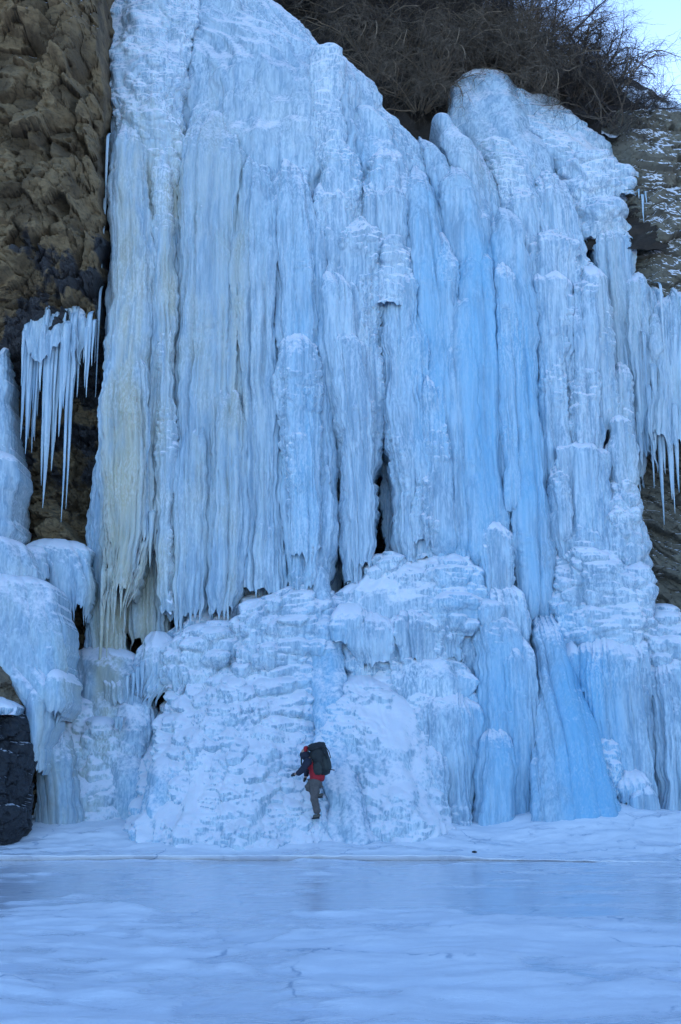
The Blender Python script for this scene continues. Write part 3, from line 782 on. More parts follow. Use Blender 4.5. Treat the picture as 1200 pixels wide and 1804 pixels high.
# ------------------------------------------------------------------ right-hand cascade
casc = thing('ice_cascade', (7, 31, 0.5), 'stepped snow-dusted ice cascade right of the blue columns, running down from the brush', 'frozen cascade')
B = dict(parent=casc)
ice('ice_dome', 'smooth', 'grey', [(96, 800, 890, 34.6), (140, 796, 930, 33.9), (190, 796, 950, 33.3), (250, 815, 985, 32.6), (320, 850, 1000, 32.0), (400, 880, 1020, 31.5), (470, 900, 1020, 31.2)], depth=1.0, dome=1.5, amp=.55, box=2.0, **B)
ice('ice_dome', 'snowy', 'snowy', [(150, 880, 960, 34.4), (190, 890, 1010, 33.8), (235, 930, 1066, 33.1), (290, 985, 1115, 32.6), (380, 1000, 1128, 32.1), (430, 1010, 1125, 32.0)], depth=.7, dome=.5, **B)
ice('ice_column', 'snowy', 'snowy', [(230, 850, 890, 32.6), (280, 868, 940, 32.0), (340, 880, 955, 31.6), (400, 895, 958, 31.3)], depth=.5, dome=.4, **B)
ice('ice_column', 'tier', 'snowy', [(315, 895, 930, 31.7), (350, 890, 945, 31.4), (420, 915, 952, 31.2), (500, 930, 960, 31.0)], depth=.4, dome=.4, fringe=.3, **B)
ice('ice_column', 'tier', 'snowy', [(290, 955, 1000, 31.9), (340, 950, 1015, 31.5), (420, 955, 1040, 31.2), (520, 965, 1050, 31.0)], depth=.5, dome=.5, **B)
ice('ice_ledge', 'mound', 'snowy', [(262, 1010, 1060, 32.6), (290, 1000, 1085, 32.3), (330, 1010, 1090, 32.1), (355, 1020, 1080, 32.1)], depth=.5, dome=.3, fringe=.3, **B)
ice('ice_ledge', 'mound', 'snowy', [(285, 1070, 1105, 32.5), (310, 1062, 1125, 32.3), (350, 1070, 1118, 32.3)], depth=.4, dome=.25, fringe=.3, **B)
ice('ice_ledge', 'mound', 'snowy', [(340, 1045, 1085, 32.1), (365, 1030, 1100, 31.9), (420, 1040, 1108, 31.8)], depth=.4, dome=.3, fringe=.3, **B)
ice('ice_column', 'tier', 'snowy', [(395, 948, 990, 31.2), (425, 938, 1012, 30.9), (500, 942, 1010, 30.8), (560, 945, 1010, 30.75)], depth=.5, dome=.35, fringe=.3, **B)
ice('ice_column', 'tier', 'pale', [(460, 938, 975, 30.8), (490, 936, 1005, 30.55), (600, 945, 1012, 30.45), (720, 950, 1012, 30.4), (800, 965, 1010, 30.35), (880, 970, 1005, 30.3)], depth=.55, dome=.4, **B)
ice('ice_column', 'tier', 'snowy', [(470, 1010, 1050, 30.9), (505, 1000, 1062, 30.65), (600, 1000, 1068, 30.5), (720, 1002, 1072, 30.4), (800, 1002, 1070, 30.4)], depth=.55, dome=.4, fringe=.3, **B)
ice('ice_column', 'tier', 'pale', [(450, 1035, 1060, 31.0), (490, 1035, 1074, 30.8), (600, 1045, 1084, 30.65), (760, 1050, 1092, 30.6)], depth=.5, dome=.4, fringe=.3, **B)
ice('ice_curtain', 'curtain', 'grey', [(385, 1050, 1110, 31.7), (430, 1052, 1118, 31.5), (550, 1068, 1124, 31.3), (640, 1085, 1132, 31.2), (800, 1085, 1140, 31.1), (850, 1090, 1142, 31.1)], depth=.4, dome=.4, fringe=.8, **B)
ice('ice_column', 'tier', 'pale', [(625, 1088, 1108, 30.9), (660, 1085, 1118, 30.75), (800, 1088, 1125, 30.6), (900, 1085, 1125, 30.6)], depth=.4, dome=.4, fringe=.3, **B)
ice('ice_cone', 'tier', 'snowy', [(715, 1086, 1094, 30.6), (745, 1078, 1108, 30.4), (800, 1072, 1122, 30.2), (860, 1074, 1126, 30.1)], depth=.45, dome=.25, **B)
ice('ice_block', 'column', 'pale', [(768, 1005, 1070, 30.2), (785, 985, 1078, 30.0), (850, 980, 1080, 29.9), (960, 980, 1082, 29.8), (1000, 985, 1080, 29.8)], depth=.6, dome=.25, box=3.2, label='flat-topped ice block capped with snow', **B)
ice('ice_column', 'tier', 'pale', [(800, 975, 990, 30.1), (850, 968, 1000, 29.9), (960, 975, 1005, 29.8)], depth=.35, dome=.3, knobs=1.5, **B)
ice('ice_block', 'mound', 'pale', [(830, 1085, 1110, 30.2), (860, 1075, 1130, 29.95), (920, 1078, 1140, 29.8), (1000, 1080, 1142, 29.75), (1010, 1085, 1138, 29.75)], depth=.5, dome=.4, fringe=.4, **B)
ice('ice_mound', 'mound', 'snowy', [(945, 985, 1050, 29.9), (975, 985, 1100, 29.7), (1010, 985, 1135, 29.5), (1060, 985, 1150, 29.3), (1120, 985, 1150, 29.1), (1200, 985, 1150, 29.0)], depth=.7, dome=.5, box=2.8, label='lumpy snow-covered shoulder below the ice block', **B)
ice('ice_mound', 'mound', 'pale', [(985, 1115, 1140, 29.5), (1010, 1100, 1152, 29.3), (1060, 1100, 1154, 29.15), (1100, 1112, 1150, 29.1)], depth=.45, dome=.3, **B)
ice('ice_mound', 'mound', 'pale', [(1060, 1165, 1180, 29.6), (1085, 1150, 1200, 29.4), (1120, 1130, 1240, 29.2), (1160, 1120, 1260, 29.0), (1230, 1130, 1260, 28.9)], depth=.6, dome=.4, **B)
ice('ice_curtain', 'column', 'pale', [(1105, 1050, 1125, 29.0), (1135, 1030, 1145, 28.75), (1200, 1022, 1158, 28.5), (1300, 1040, 1164, 28.35), (1400, 1070, 1170, 28.2), (1500, 1085, 1182, 28.1), (1545, 1085, 1182, 27.9)], depth=.7, dome=.4, box=2.8, knobs=.8, label='broad ice curtain right of the smooth cone', **B)
ice('ice_column', 'tier', 'pale', [(1120, 1000, 1020, 29.0), (1150, 990, 1024, 28.8), (1220, 995, 1022, 28.7)], depth=.4, dome=.3, fringe=.4, **B)
ice('ice_column', 'curtain', 'pale', [(1120, 1025, 1060, 28.8), (1150, 1022, 1068, 28.6), (1225, 1026, 1062, 28.55)], depth=.35, dome=.3, fringe=.4, **B)
ice('ice_ledge', 'tier', 'snowy', [(1228, 1025, 1050, 28.6), (1250, 1022, 1070, 28.4), (1290, 1030, 1076, 28.3), (1310, 1040, 1076, 28.3)], depth=.4, dome=.25, fringe=.3, **B)
ice('ice_ledge', 'mound', 'snowy', [(1288, 1050, 1075, 28.4), (1320, 1050, 1098, 28.2), (1360, 1062, 1108, 28.05), (1400, 1072, 1104, 28.0)], depth=.4, dome=.3, fringe=.3, **B)
ice('ice_ledge', 'tier', 'snowy', [(1345, 1098, 1120, 28.2), (1362, 1085, 1142, 28.0), (1400, 1088, 1145, 27.9), (1425, 1092, 1142, 27.9)], depth=.4, dome=.25, fringe=.5, **B)
ice('ice_column', 'column', 'pale', [(1370, 1125, 1148, 27.9), (1400, 1122, 1158, 27.75), (1470, 1128, 1158, 27.7), (1515, 1128, 1158, 27.5)], depth=.35, dome=.25, fringe=.3, **B)
ice('ice_curtain', 'column', 'lilac', [(1130, 1170, 1230, 28.9), (1180, 1155, 1280, 28.5), (1260, 1158, 1300, 28.3), (1380, 1168, 1300, 28.1), (1500, 1180, 1300, 27.95), (1545, 1180, 1300, 27.75)], depth=.6, dome=.4, **B)

# ------------------------------------------------------------------ ice curtain on the far right rock
rc = thing('icicle_curtain', (8.3, 31, 6), 'thin grey ice curtain with long icicles hanging over the layered rock beside the cascade', 'icicles')
B = dict(parent=rc)
ice('ice_sheet', 'curtain', 'grey', [(470, 1108, 1142, 31.4), (520, 1105, 1145, 31.2), (650, 1115, 1145, 31.0), (800, 1120, 1150, 30.9)], depth=.3, dome=.3, fringe=.7, **B)
ice('ice_sheet', 'curtain', 'lilac', [(500, 1172, 1215, 31.3), (540, 1160, 1250, 31.1), (640, 1150, 1260, 30.9), (760, 1145, 1260, 30.7), (800, 1150, 1260, 30.7)], depth=.3, dome=.3, fringe=1.5, fw=.16, **B)
ice('ice_sheet', 'curtain', 'grey', [(480, 1120, 1160, 31.5), (560, 1112, 1180, 31.3), (700, 1110, 1182, 31.1), (770, 1115, 1175, 31.0)], depth=.3, dome=.5, fringe=1.0, **B)
ice('ice_sheet', 'smooth', 'lilac', [(545, 1150, 1160, 31.1), (575, 1143, 1170, 30.9), (610, 1143, 1172, 30.85), (640, 1148, 1165, 30.85)], depth=.3, dome=.3, **B)
for i, (x, a, b, w) in enumerate([(1162, 470, 640, 6), (1150, 610, 790, 14), (1158, 700, 925, 11), (1172, 660, 880, 16), (1186, 680, 868, 15), (1198, 690, 850, 14), (1133, 560, 700, 8), (1141, 640, 860, 10), (1131, 330, 392, 5), (1125, 328, 350, 4), (1137, 330, 360, 4), (1166, 720, 835, 12), (1180, 740, 905, 8)]):
    icicle('icicle', x, a, b, w, 30.85 if a > 400 else 32.0, M['ice'], rc, 300 + i)

# ------------------------------------------------------------------ yellowed curtain on the left
yc = thing('stained_ice_curtain', (-5.2, 30.5, 1), 'yellowish stained ice curtain with drip tips, between brown rock and the blue fall', 'ice curtain')
B = dict(parent=yc)
ice('ice_slab', 'snowy', 'snowy', [(-60, 190, 350, 34.2), (20, 186, 335, 33.0), (90, 184, 326, 32.0), (150, 188, 320, 31.4), (210, 194, 316, 31.0), (260, 215, 316, 30.8), (330, 255, 314, 30.7)], depth=.6, dome=.4, label='snow-streaked slab at the head of the curtain', **B)
ice('ice_sheet', 'curtain', 'yellow', [(150, 195, 320, 31.4), (300, 195, 318, 30.9), (600, 190, 312, 30.7), (900, 180, 305, 30.6), (1000, 178, 300, 30.5)], depth=.45, fringe=1.2, dome=.6, **B)
ice('ice_column', 'column', 'grey', [(180, 212, 236, 30.9), (225, 200, 252, 30.6), (330, 196, 258, 30.3), (500, 194, 258, 30.1), (700, 186, 250, 29.95), (900, 184, 248, 29.85), (1010, 184, 240, 29.8)], depth=.5, fringe=1.3, fw=.09, dome=.9, knobs=.5, **B)
ice('ice_column', 'curtain', 'yellow', [(560, 190, 232, 30.0), (640, 184, 256, 29.75), (800, 182, 262, 29.65), (950, 182, 258, 29.6), (1060, 183, 225, 29.6)], depth=.4, fringe=1.6, fw=.08, dome=.8, **B)
ice('ice_column', 'curtain', 'yellow', [(330, 272, 294, 30.8), (400, 262, 302, 30.4), (600, 258, 304, 30.2), (800, 252, 298, 30.1), (960, 246, 286, 30.0)], depth=.45, fringe=1.4, fw=.09, dome=.8, knobs=.6, **B)
ice('ice_column', 'snowy', 'snowy', [(250, 272, 296, 30.9), (300, 268, 300, 30.7), (380, 266, 302, 30.5), (450, 266, 300, 30.4)], depth=.3, dome=.3, amp=.8, **B)
ice('ice_sheet', 'curtain', 'brown', [(820, 215, 295, 30.7), (950, 205, 292, 30.6), (1100, 205, 285, 30.5), (1140, 210, 280, 30.5)], depth=.3, fringe=.9, dome=.5, **B)
ice('ice_column', 'curtain', 'blue', [(740, 172, 186, 30.7), (850, 164, 190, 30.5), (1000, 152, 196, 30.3), (1150, 150, 215, 30.1), (1190, 150, 218, 30.1)], depth=.35, fringe=.5, dome=1.0, **B)
ice('ice_column', 'tier', 'pale', [(560, 286, 303, 30.2), (620, 282, 304, 30.0), (800, 280, 302, 29.9), (1000, 278, 300, 29.8), (1080, 280, 305, 29.8)], depth=.3, dome=.5, fringe=.4, knobs=2, **B)
for i, (x, a, b, w) in enumerate([(185, 950, 1238, 11), (196, 960, 1165, 12), (206, 960, 1120, 11), (217, 960, 1090, 10), (230, 930, 1040, 10), (268, 880, 1000, 14), (240, 930, 1010, 8), (192, 200, 420, 6), (186, 320, 480, 5), (178, 470, 700, 5), (172, 520, 640, 5)]):
    icicle('icicle', x, a, b, w, 29.7 if a > 800 else 30.6, M['ice'], yc, 400 + i)

# ------------------------------------------------------------------ ice at the foot of the yellowed curtain
ft = thing('ice_apron', (-5.5, 28.5, 0.5), 'low greyish ice apron with snowy steps under the yellowish stained curtain', 'ice apron')
B = dict(parent=ft)
ice('ice_mound', 'smooth', 'blue', [(1130, 120, 200, 30.0), (1160, 110, 250, 29.7), (1210, 100, 270, 29.4), (1260, 90, 280, 29.1), (1330, 70, 290, 28.7), (1400, 55, 300, 28.3), (1490, 40, 310, 27.9), (1535, 40, 310, 27.7)], depth=.7, dome=.5, box=2.8, **B)
ice('ice_ledge', 'snowy', 'snowy', [(1220, 110, 190, 29.4), (1260, 100, 205, 29.1), (1320, 95, 215, 28.7), (1400, 90, 225, 28.3), (1480, 85, 230, 27.9), (1525, 85, 230, 27.7)], depth=.45, dome=.4, amp=.55, **B)
ice('ice_ledge', 'mound', 'grey', [(1262, 150, 200, 28.9), (1290, 140, 215, 28.7), (1350, 135, 215, 28.4), (1420, 120, 215, 28.1), (1480, 110, 210, 27.8), (1525, 110, 210, 27.6)], depth=.4, dome=.3, amp=.55, **B)
ice('ice_ledge', 'snowy', 'snowy', [(1225, 200, 245, 29.2), (1270, 195, 262, 28.8), (1310, 190, 262, 28.6), (1345, 195, 250, 28.5)], depth=.4, dome=.3, amp=.55, **B)
ice('ice_column', 'cone', 'lilac', [(1275, 72, 95, 28.2), (1310, 64, 110, 27.9), (1390, 56, 128, 27.6), (1490, 48, 150, 27.3), (1535, 48, 150, 27.1)], depth=.5, dome=.4, **B)
ice('ice_ledge', 'tier', 'grey', [(1170, 190, 225, 29.6), (1195, 185, 245, 29.4), (1240, 190, 250, 29.2)], depth=.3, dome=.25, fringe=.3, **B)
for i, (x, a, b, w) in enumerate([(236, 1170, 1245, 10), (244, 1160, 1235, 10), (252, 1150, 1230, 9), (225, 1180, 1235, 8), (206, 1258, 1285, 14), (214, 1258, 1288, 12)]):
    icicle('icicle', x, a, b, w, 29.1 if a < 1250 else 28.5, M['ice'], ft, 500 + i)

# ------------------------------------------------------------------ icicles under the overhang
ic = thing('icicle_cluster', (-7.2, 29.9, 11), 'cluster of long milky icicles hanging under the dark overhang of brown rock', 'icicles')
B = dict(parent=ic)
ice('ice_sheet', 'curtain', 'lilac', [(500, 62, 112, 30.15), (555, 46, 148, 29.98), (640, 50, 144, 29.95)], depth=.25, fringe=1.9, fw=.14, dome=.9, **B)
for i, (x, a, b, w) in enumerate([(44, 580, 680, 12), (50, 575, 775, 13), (59, 565, 800, 16), (68, 580, 720, 12), (70, 600, 770, 10), (78, 570, 690, 14), (87, 545, 740, 15), (95, 540, 895, 26), (88, 620, 855, 15), (106, 560, 830, 24), (114, 580, 770, 16), (126, 590, 920, 11), (135, 530, 897, 16), (133, 580, 740, 20), (143, 590, 700, 10), (154, 590, 660, 10), (160, 585, 700, 10), (166, 590, 645, 8), (150, 600, 640, 9), (12, 520, 570, 7), (120, 575, 720, 18)]):
    icicle('icicle', x, a - 20 - 50 * ((i * 0.618) % 1), b, w * .95, 29.95 + 0.06 * (i % 5), M['ice'], ic, 600 + i)

r_ = random.Random(3)
for i in range(44):
    x = r_.choice([r_.uniform(42, 112), r_.uniform(42, 172)])
    icicle('icicle', x, r_.uniform(515, 575), r_.uniform(630, 720) + (90 * r_.random() if x < 110 else 0), r_.uniform(5, 12), r_.uniform(30.0, 30.35), M['ice'], ic, 660 + i)
# ------------------------------------------------------------------ ice flow draped over the boulder on the left edge
fl = thing('ice_flow', (-8, 28, 4), 'milky white ice flow draped over the dark boulder at the picture edge', 'ice flow')
B = dict(parent=fl)
ice('ice_column', 'drape', 'lilac', [(600, -8, 14, 30.2), (700, -25, 14, 29.8), (800, -30, 20, 29.4), (880, -30, 21, 29.1), (960, -50, 18, 28.9)], depth=.5, dome=.6, **B)
ice('ice_column', 'smooth', 'lilac', [(785, -60, 8, 28.9), (810, -60, 17, 28.7), (900, -60, 14, 28.6), (960, -60, 8, 28.5)], depth=.4, dome=.3, **B)
ice('ice_mound', 'smooth', 'lilac', [(940, -60, 28, 28.6), (965, -60, 50, 28.4), (1000, -60, 64, 28.2), (1040, -60, 62, 28.1)], depth=.5, dome=.3, fringe=.3, **B)
ice('ice_arch', 'drape', 'lilac', [(944, 55, 140, 30.0), (965, 40, 154, 29.7), (1000, 80, 152, 29.5), (1060, 92, 150, 29.4), (1085, 98, 148, 29.4)], depth=.35, dome=.3, fringe=.9, fw=.10, **B)
ice('ice_arch', 'drape', 'lilac', [(955, 30, 75, 29.5), (985, 40, 80, 29.3), (1020, 55, 82, 29.25)], depth=.3, dome=.25, fringe=.3, **B)
ice('ice_mound', 'drape', 'lilac', [(1000, -60, 50, 28.0), (1020, -60, 78, 27.7), (1060, -60, 94, 27.4), (1120, -60, 103, 27.15), (1170, -40, 106, 27.05), (1210, 20, 110, 27.0), (1245, 45, 104, 27.0), (1270, 52, 98, 27.0)], depth=.8, dome=.4, fringe=.5, fw=.2, box=2.3, label='bulging milky ice hanging over the boulder', **B)
ice('ice_column', 'drape', 'lilac', [(1175, 78, 105, 27.0), (1200, 76, 112, 26.85), (1235, 78, 112, 26.8), (1260, 80, 104, 26.8)], depth=.3, dome=.3, fringe=.4, **B)
ice('ice_column', 'drape', 'lilac', [(1200, 40, 72, 26.9), (1240, 44, 84, 26.8), (1280, 52, 80, 26.8), (1320, 55, 72, 26.8), (1360, 55, 68, 26.8)], depth=.3, dome=.3, fringe=.4, **B)

# ------------------------------------------------------------------ dark boulder
bo = thing('boulder', (-8.2, 26, 0), 'tall dark wet boulder with a snowy ledge under the milky ice flow', 'boulder')
rock_shell('lower_rock', [(1235, -260, 26, 26.0), (1262, -260, 36, 25.7), (1330, -260, 34, 25.4), (1400, -260, 29, 25.2), (1460, -260, 20, 25.05), (1500, -260, 0, 24.97), (1520, -260, -14, 24.95)], M['boulder'], bo, lambda z: 1.0 - 0.8 * sstep(2.9, 3.3, z), depth=1.3, seed=71, dome=.35)
rock_shell('upper_rock', [(1090, -240, -6, 27.4), (1130, -240, 6, 27.0), (1190, -240, 16, 26.6), (1250, -240, 26, 26.3), (1320, -240, 20, 26.3)], M['boulder'], bo, lambda z: 0 * z, depth=.8, seed=75, dome=.4)['label'] = 'brown upper rock of the boulder'
ice('snow_cap', 'snowy', 'snowy', [(1226, -60, 16, 26.2), (1240, -60, 27, 25.95), (1258, -60, 27, 25.75)], depth=.4, dome=.3, amp=.5, parent=bo)

# ------------------------------------------------------------------ what stands on the ice and on the bank is set on these surfaces
def bvh(objs):
    V, P, off = [], [], 0
    for o in objs:
        me = o.data
        v = np.empty(len(me.vertices) * 3, np.float32); me.vertices.foreach_get('co', v)
        P_ = np.empty(len(me.loops), np.int32); me.loops.foreach_get('vertex_index', P_)
        V.append(v.reshape(-1, 3)); P.append(P_.reshape(-1, 4) + off); off += len(me.vertices)
    return BVHTree.FromPolygons(np.concatenate(V).tolist(), np.concatenate(P).tolist())


def hit(tree, px, py):
    o = Vector((0, 0, CAMZ)); r = WV(px, py, 10.0) - o
    h = tree.ray_cast(o, r.normalized())
    return h[0]


hill_tree = bvh([hill])
foot_tree = bvh([o for o in fall.children if o.name.startswith(('ice_mound', 'ice_column'))] + [bank])

# ------------------------------------------------------------------ bare brush and trees on the bank
random.seed(5)
rng = np.random.default_rng(5)


def strandline(p, d, length, n, droop, wob, r0, r1=0.0):
    pts = [np.array(p, float)]; d = np.array(d, float); d /= np.linalg.norm(d)
    for i in range(n):
        d = d + rng.normal(0, wob, 3) + np.array([0, 0, -droop])
        d /= np.linalg.norm(d)
        pts.append(pts[-1] + d * length / n)
    return np.array(pts), np.linspace(r0, r1 + 0.0012, n + 1)


def kids(line, k, lo, length, n, spread, droop, wob, rs):
    pts, r = line
    out = []
    for _ in range(k):
        t = rng.uniform(lo, 0.98) * (len(pts) - 1)
        i = int(t)
        p = pts[i] + (pts[min(i + 1, len(pts) - 1)] - pts[i]) * (t - i)
        d = pts[min(i + 1, len(pts) - 1)] - pts[max(i - 1, 0)]
        d = d / np.linalg.norm(d) + rng.normal(0, spread, 3)
        out.append(strandline(p, d, length * rng.uniform(.6, 1.2), n, droop, wob, max(r[i] * rs, .0042)))
    return out


M['twig_tan'] = plain_mat('tan_twig_bark', (0.26, 0.18, 0.115), 0.9, 0.35, 6)
M['twig_dark'] = plain_mat('dark_twig_bark', (0.05, 0.036, 0.03), 0.9, 0.35, 6)
M['twig_grey'] = plain_mat('grey_twig_bark', (0.15, 0.108, 0.075), 0.9, 0.3, 6)


def make_bush(name, mat, mat2, droop, n1, label, cat, group, size=1.0):
    root = thing(name, (0, 0, 0), label, cat, group)
    stems, crown = [], []
    for i in range(n1):
        a = rng.uniform(0, 2 * math.pi)
        dr = (math.cos(a) * .8, math.sin(a) * .8 - .35, rng.uniform(.35, 1.2))
        st = strandline((math.cos(a) * .15, math.sin(a) * .15, -.12), dr, size * rng.uniform(1.2, 2.1), 11, droop, .2, .026, .006)
        stems.append(st)
        for b in kids(st, 10, .15, .8 * size, 7, .6, droop * 1.2, .24, .5):
            crown.append(b)
            crown += kids(b, 6, .1, .42 * size, 5, .7, droop * 1.2, .28, .55)
    link('stem', tubes('stem', stems, 4), mat, root)
    link('crown', tubes('crown', crown, 3), mat2, root)
    return root


def make_tree(name, mat, h, lean, label, cat, group):
    root = thing(name, (0, 0, 0), label, cat, group)
    trunk, limbs, crown = [], [], []
    for k in range(3):
        tr = strandline((0.1 * k, 0, -.3), (lean + .35 * (k - 1), -.1 * k, 1.3), h * rng.uniform(.8, 1.05), 14, .01, .07, .05, .008)
        trunk.append(tr)
        for l in kids(tr, 16, .15, h * .42, 9, .6, -.01, .11, .5):
            limbs.append(l)
            for b in kids(l, 12, .2, h * .19, 6, .55, 0.0, .15, .55):
                crown.append(b)
                crown += kids(b, 6, .15, h * .085, 4, .55, .02, .18, .6)
    link('trunk', tubes('trunk', trunk, 6), mat, root)
    link('limb', tubes('limb', limbs, 4), mat, root)['label'] = None or 'spreading side limbs'
    link('crown', tubes('crown', crown, 3), mat, root)
    return root


def copy_tree(r):
    c = r.copy(); COL.objects.link(c)
    for ch in list(r.children):
        k = ch.copy(); COL.objects.link(k); k.parent = c
    return c


protos = [
    make_bush('bush', M['twig_tan'], M['twig_grey'], .13, 15, 'tan arching leafless bush drooping over the ice edge from the earth bank', 'bush', 'tan drooping bushes along the top of the ice'),
    make_bush('bush', M['twig_grey'], M['twig_dark'], .05, 16, 'dark brown leafless bush tangled on the earth bank behind the tan ones', 'bush', 'dark tangled bushes on the earth bank'),
    make_bush('bush', M['twig_tan'], M['twig_dark'], .08, 14, 'grey brown twiggy leafless bush on the earth bank below the bare trees', 'bush', 'grey twiggy bushes on the earth bank'),
]
used = [False] * 3
spots = []
edge_px = [(455, -5), (510, 12), (560, 22), (612, 48), (640, 95), (668, 150), (705, 178), (738, 205), (765, 150), (795, 112), (830, 92), (850, 100), (868, 88), (890, 108), (905, 108), (925, 140), (940, 132), (960, 168), (975, 158), (1008, 182), (1040, 206), (1070, 225), (1090, 236)]
for x, y in edge_px:
    spots.append((x, y, 0 if 600 < x < 1010 else 1 if x > 1000 or x < 520 else 2, 1.0))
for x in range(462, 1090, 44):
    ylow = np.interp(x, [470, 600, 700, 780, 870, 1000, 1090], [0, 20, 120, 80, 65, 150, 200])
    ytop = np.interp(x, [470, 640, 760, 860, 940, 1000, 1090], [-60, -70, -60, 32, 76, 112, 168])
    y = ylow - 12
    while y > ytop:
        spots.append((x + random.uniform(-20, 20), y + random.uniform(-12, 12), random.choice((0, 1, 1, 2)), random.uniform(.85, 1.15)))
        y -= 38
for x, y, k, sc in spots:
    p = hit(hill_tree, x, max(y, np.interp(x, [640, 760, 860, 940, 1000, 1060, 1100], [-200, -110, 34, 78, 116, 146, 172])))
    if p is None:
        continue
    o = protos[k] if not used[k] else copy_tree(protos[k])
    used[k] = True
    o.location = p + Vector((0, -0.35, 0.05))
    o.rotation_euler = (random.uniform(-.1, .25), random.uniform(-.15, .15), random.uniform(-.9, .9))
    sc *= random.uniform(.9, 1.35)
    o.scale = (sc, sc, sc)

tr0 = make_tree('bare_tree', M['twig_dark'], 5.4, .35, 'leafless twiggy tree on the skyline, the tall one nearest the open sky', 'tree', 'bare trees on the skyline')
tl = [(958, 106, .86, 0, None), (905, 80, 1.0, 1.9, 'leafless tree on the skyline behind the tan bushes, second from the open sky'), (835, 22, 1.0, 3.6, 'leafless skyline tree third from the open sky, cut off by the top of the picture'),
      (740, -60, .9, 5.0, 'leafless skyline tree whose base is hidden above the dark brush'), (1040, 148, .38, .6, 'small leafless tree low on the skyline at the end of the brush'), (925, 92, .8, 2.7, 'middle-sized leafless tree squeezed between the two tallest ones on the skyline')]
for i, (x, y, sc, rz, lb) in enumerate(tl):
    o = tr0 if i == 0 else copy_tree(tr0)
    p = hit(hill_tree, x, y)
    o.location = p if p is not None else WV(x, y, 36.5)
    o.rotation_euler = (0, 0, rz if i else 0)
    o.scale = (sc, sc, sc)
    if lb:
        o['label'] = lb

# a dead branch wedged in the rock on the right, and a stone on the snow
br = [strandline(WV(1185, 338, 32.2), (-1, -.25, -.03), 1.5, 9, .0, .09, .022, .006)]
br += kids(br[0], 4, .3, .5, 5, .5, .0, .15, .5)
tag(link('dead_branch', tubes('dead_branch', br, 5), M['twig_dark']), 'dead dark branch jutting from the layered rock above the grey icicles', 'branch')
stp = hit(bvh([bank]), 836, 1502)
if stp is not None:
    a = np.linspace(0, 2 * math.pi, 15)[None, :]; b = np.linspace(-math.pi / 2, math.pi / 2, 9)[:, None]
    rr = 1 + .3 * fbm(np.cos(a) * 1.3 + b, np.sin(a) * 1.3, 77, 3)
    tag(link('stone', grid_mesh('stone', stp.x + .05 * rr * np.cos(a) * np.cos(b), stp.y + .04 * rr * np.sin(a) * np.cos(b), stp.z + .01 + .025 * rr * np.sin(b) + 0 * a, smooth=False, flip=True, attrs={'wet': 1 + 0 * (a + b), 'snow': -1 + 0 * (a + b)}), M['boulder']), 'small dark stone lying on the snow near the smooth cone', 'stone')


# ------------------------------------------------------------------ the climber
dg = None


def skin(name, chain, mat, parent, sub=2, rough=0.0):
    """chain: {joint: (x, y, z, radius, parent joint)} -> one continuous skinned surface"""
    names = list(chain)
    me = bpy.data.meshes.new(name)
    me.from_pydata([chain[n][:3] for n in names], [(names.index(n), names.index(chain[n][4])) for n in names if chain[n][4]], [])
    o = bpy.data.objects.new(name, me)
    COL.objects.link(o)
    o.modifiers.new('skin', 'SKIN').use_smooth_shade = True
    for i, n in enumerate(names):
        r = chain[n][3]
        v = me.skin_vertices[0].data[i]
        v.radius = r if isinstance(r, tuple) else (r, r)
        v.use_root = i == 0
    ss_ = o.modifiers.new('sub', 'SUBSURF'); ss_.levels = sub; ss_.render_levels = sub
    bpy.context.view_layer.update()
    d_ = bpy.context.evaluated_depsgraph_get()
    m2_ = bpy.data.meshes.new_from_object(o.evaluated_get(d_))
    o.modifiers.clear()
    o.data = m2_
    m2_.materials.clear(); m2_.materials.append(mat)
    m2_.polygons.foreach_set('use_smooth', np.full(len(m2_.polygons), True))
    if rough:
        v = np.empty(len(m2_.vertices) * 3, np.float32); m2_.vertices.foreach_get('co', v); v = v.reshape(-1, 3)
        n_ = np.empty(len(m2_.vertices) * 3, np.float32); m2_.vertices.foreach_get('normal', n_); n_ = n_.reshape(-1, 3)
        v += n_ * (rough * fbm(v[:, 0] / .09 + v[:, 1] / .1, v[:, 2] / .07, 5, 3))[:, None]
        m2_.vertices.foreach_set('co', v.ravel()); m2_.update()
    o.parent = parent
    o.matrix_parent_inverse = Matrix.Translation(-parent.location)
    return o


fp = hit(foot_tree, 556, 1441)
PY = fp.y
print('FOOT', fp)
person = thing('person', tuple(fp), 'climber in red jacket and grey trousers stepping up the ice, gloved hand on the slope', 'person')
M['red'] = plain_mat('red_jacket_cloth', (0.36, 0.008, 0.016), 0.75, 0.2, 14)
M['navy'] = plain_mat('navy_sleeve_cloth', (0.010, 0.012, 0.028), 0.75, 0.3, 14)
M['grey_cloth'] = plain_mat('grey_trouser_cloth', (0.10, 0.083, 0.078), 0.85, 0.2, 14)
M['black_cloth'] = plain_mat('black_cloth', (0.014, 0.015, 0.019), 0.7, 0.3, 20)
M['pack'] = plain_mat('dark_green_pack_cloth', (0.008, 0.010, 0.011), 0.65, 0.35, 12)
M['pack_light'] = plain_mat('grey_green_pack_panel', (0.020, 0.025, 0.023), 0.65, 0.35, 12)
M['leather'] = plain_mat('brown_boot_leather', (0.09, 0.075, 0.06), 0.6, 0.2, 20)
M['skin'] = plain_mat('skin', (0.45, 0.26, 0.18), 0.55, 0.08, 30)


def J(px, py, dy, r, par=None, dz=0):
    v = WV(px, py, PY - 0.10 + dy)
    return (v.x, v.y, v.z + dz, r, par)


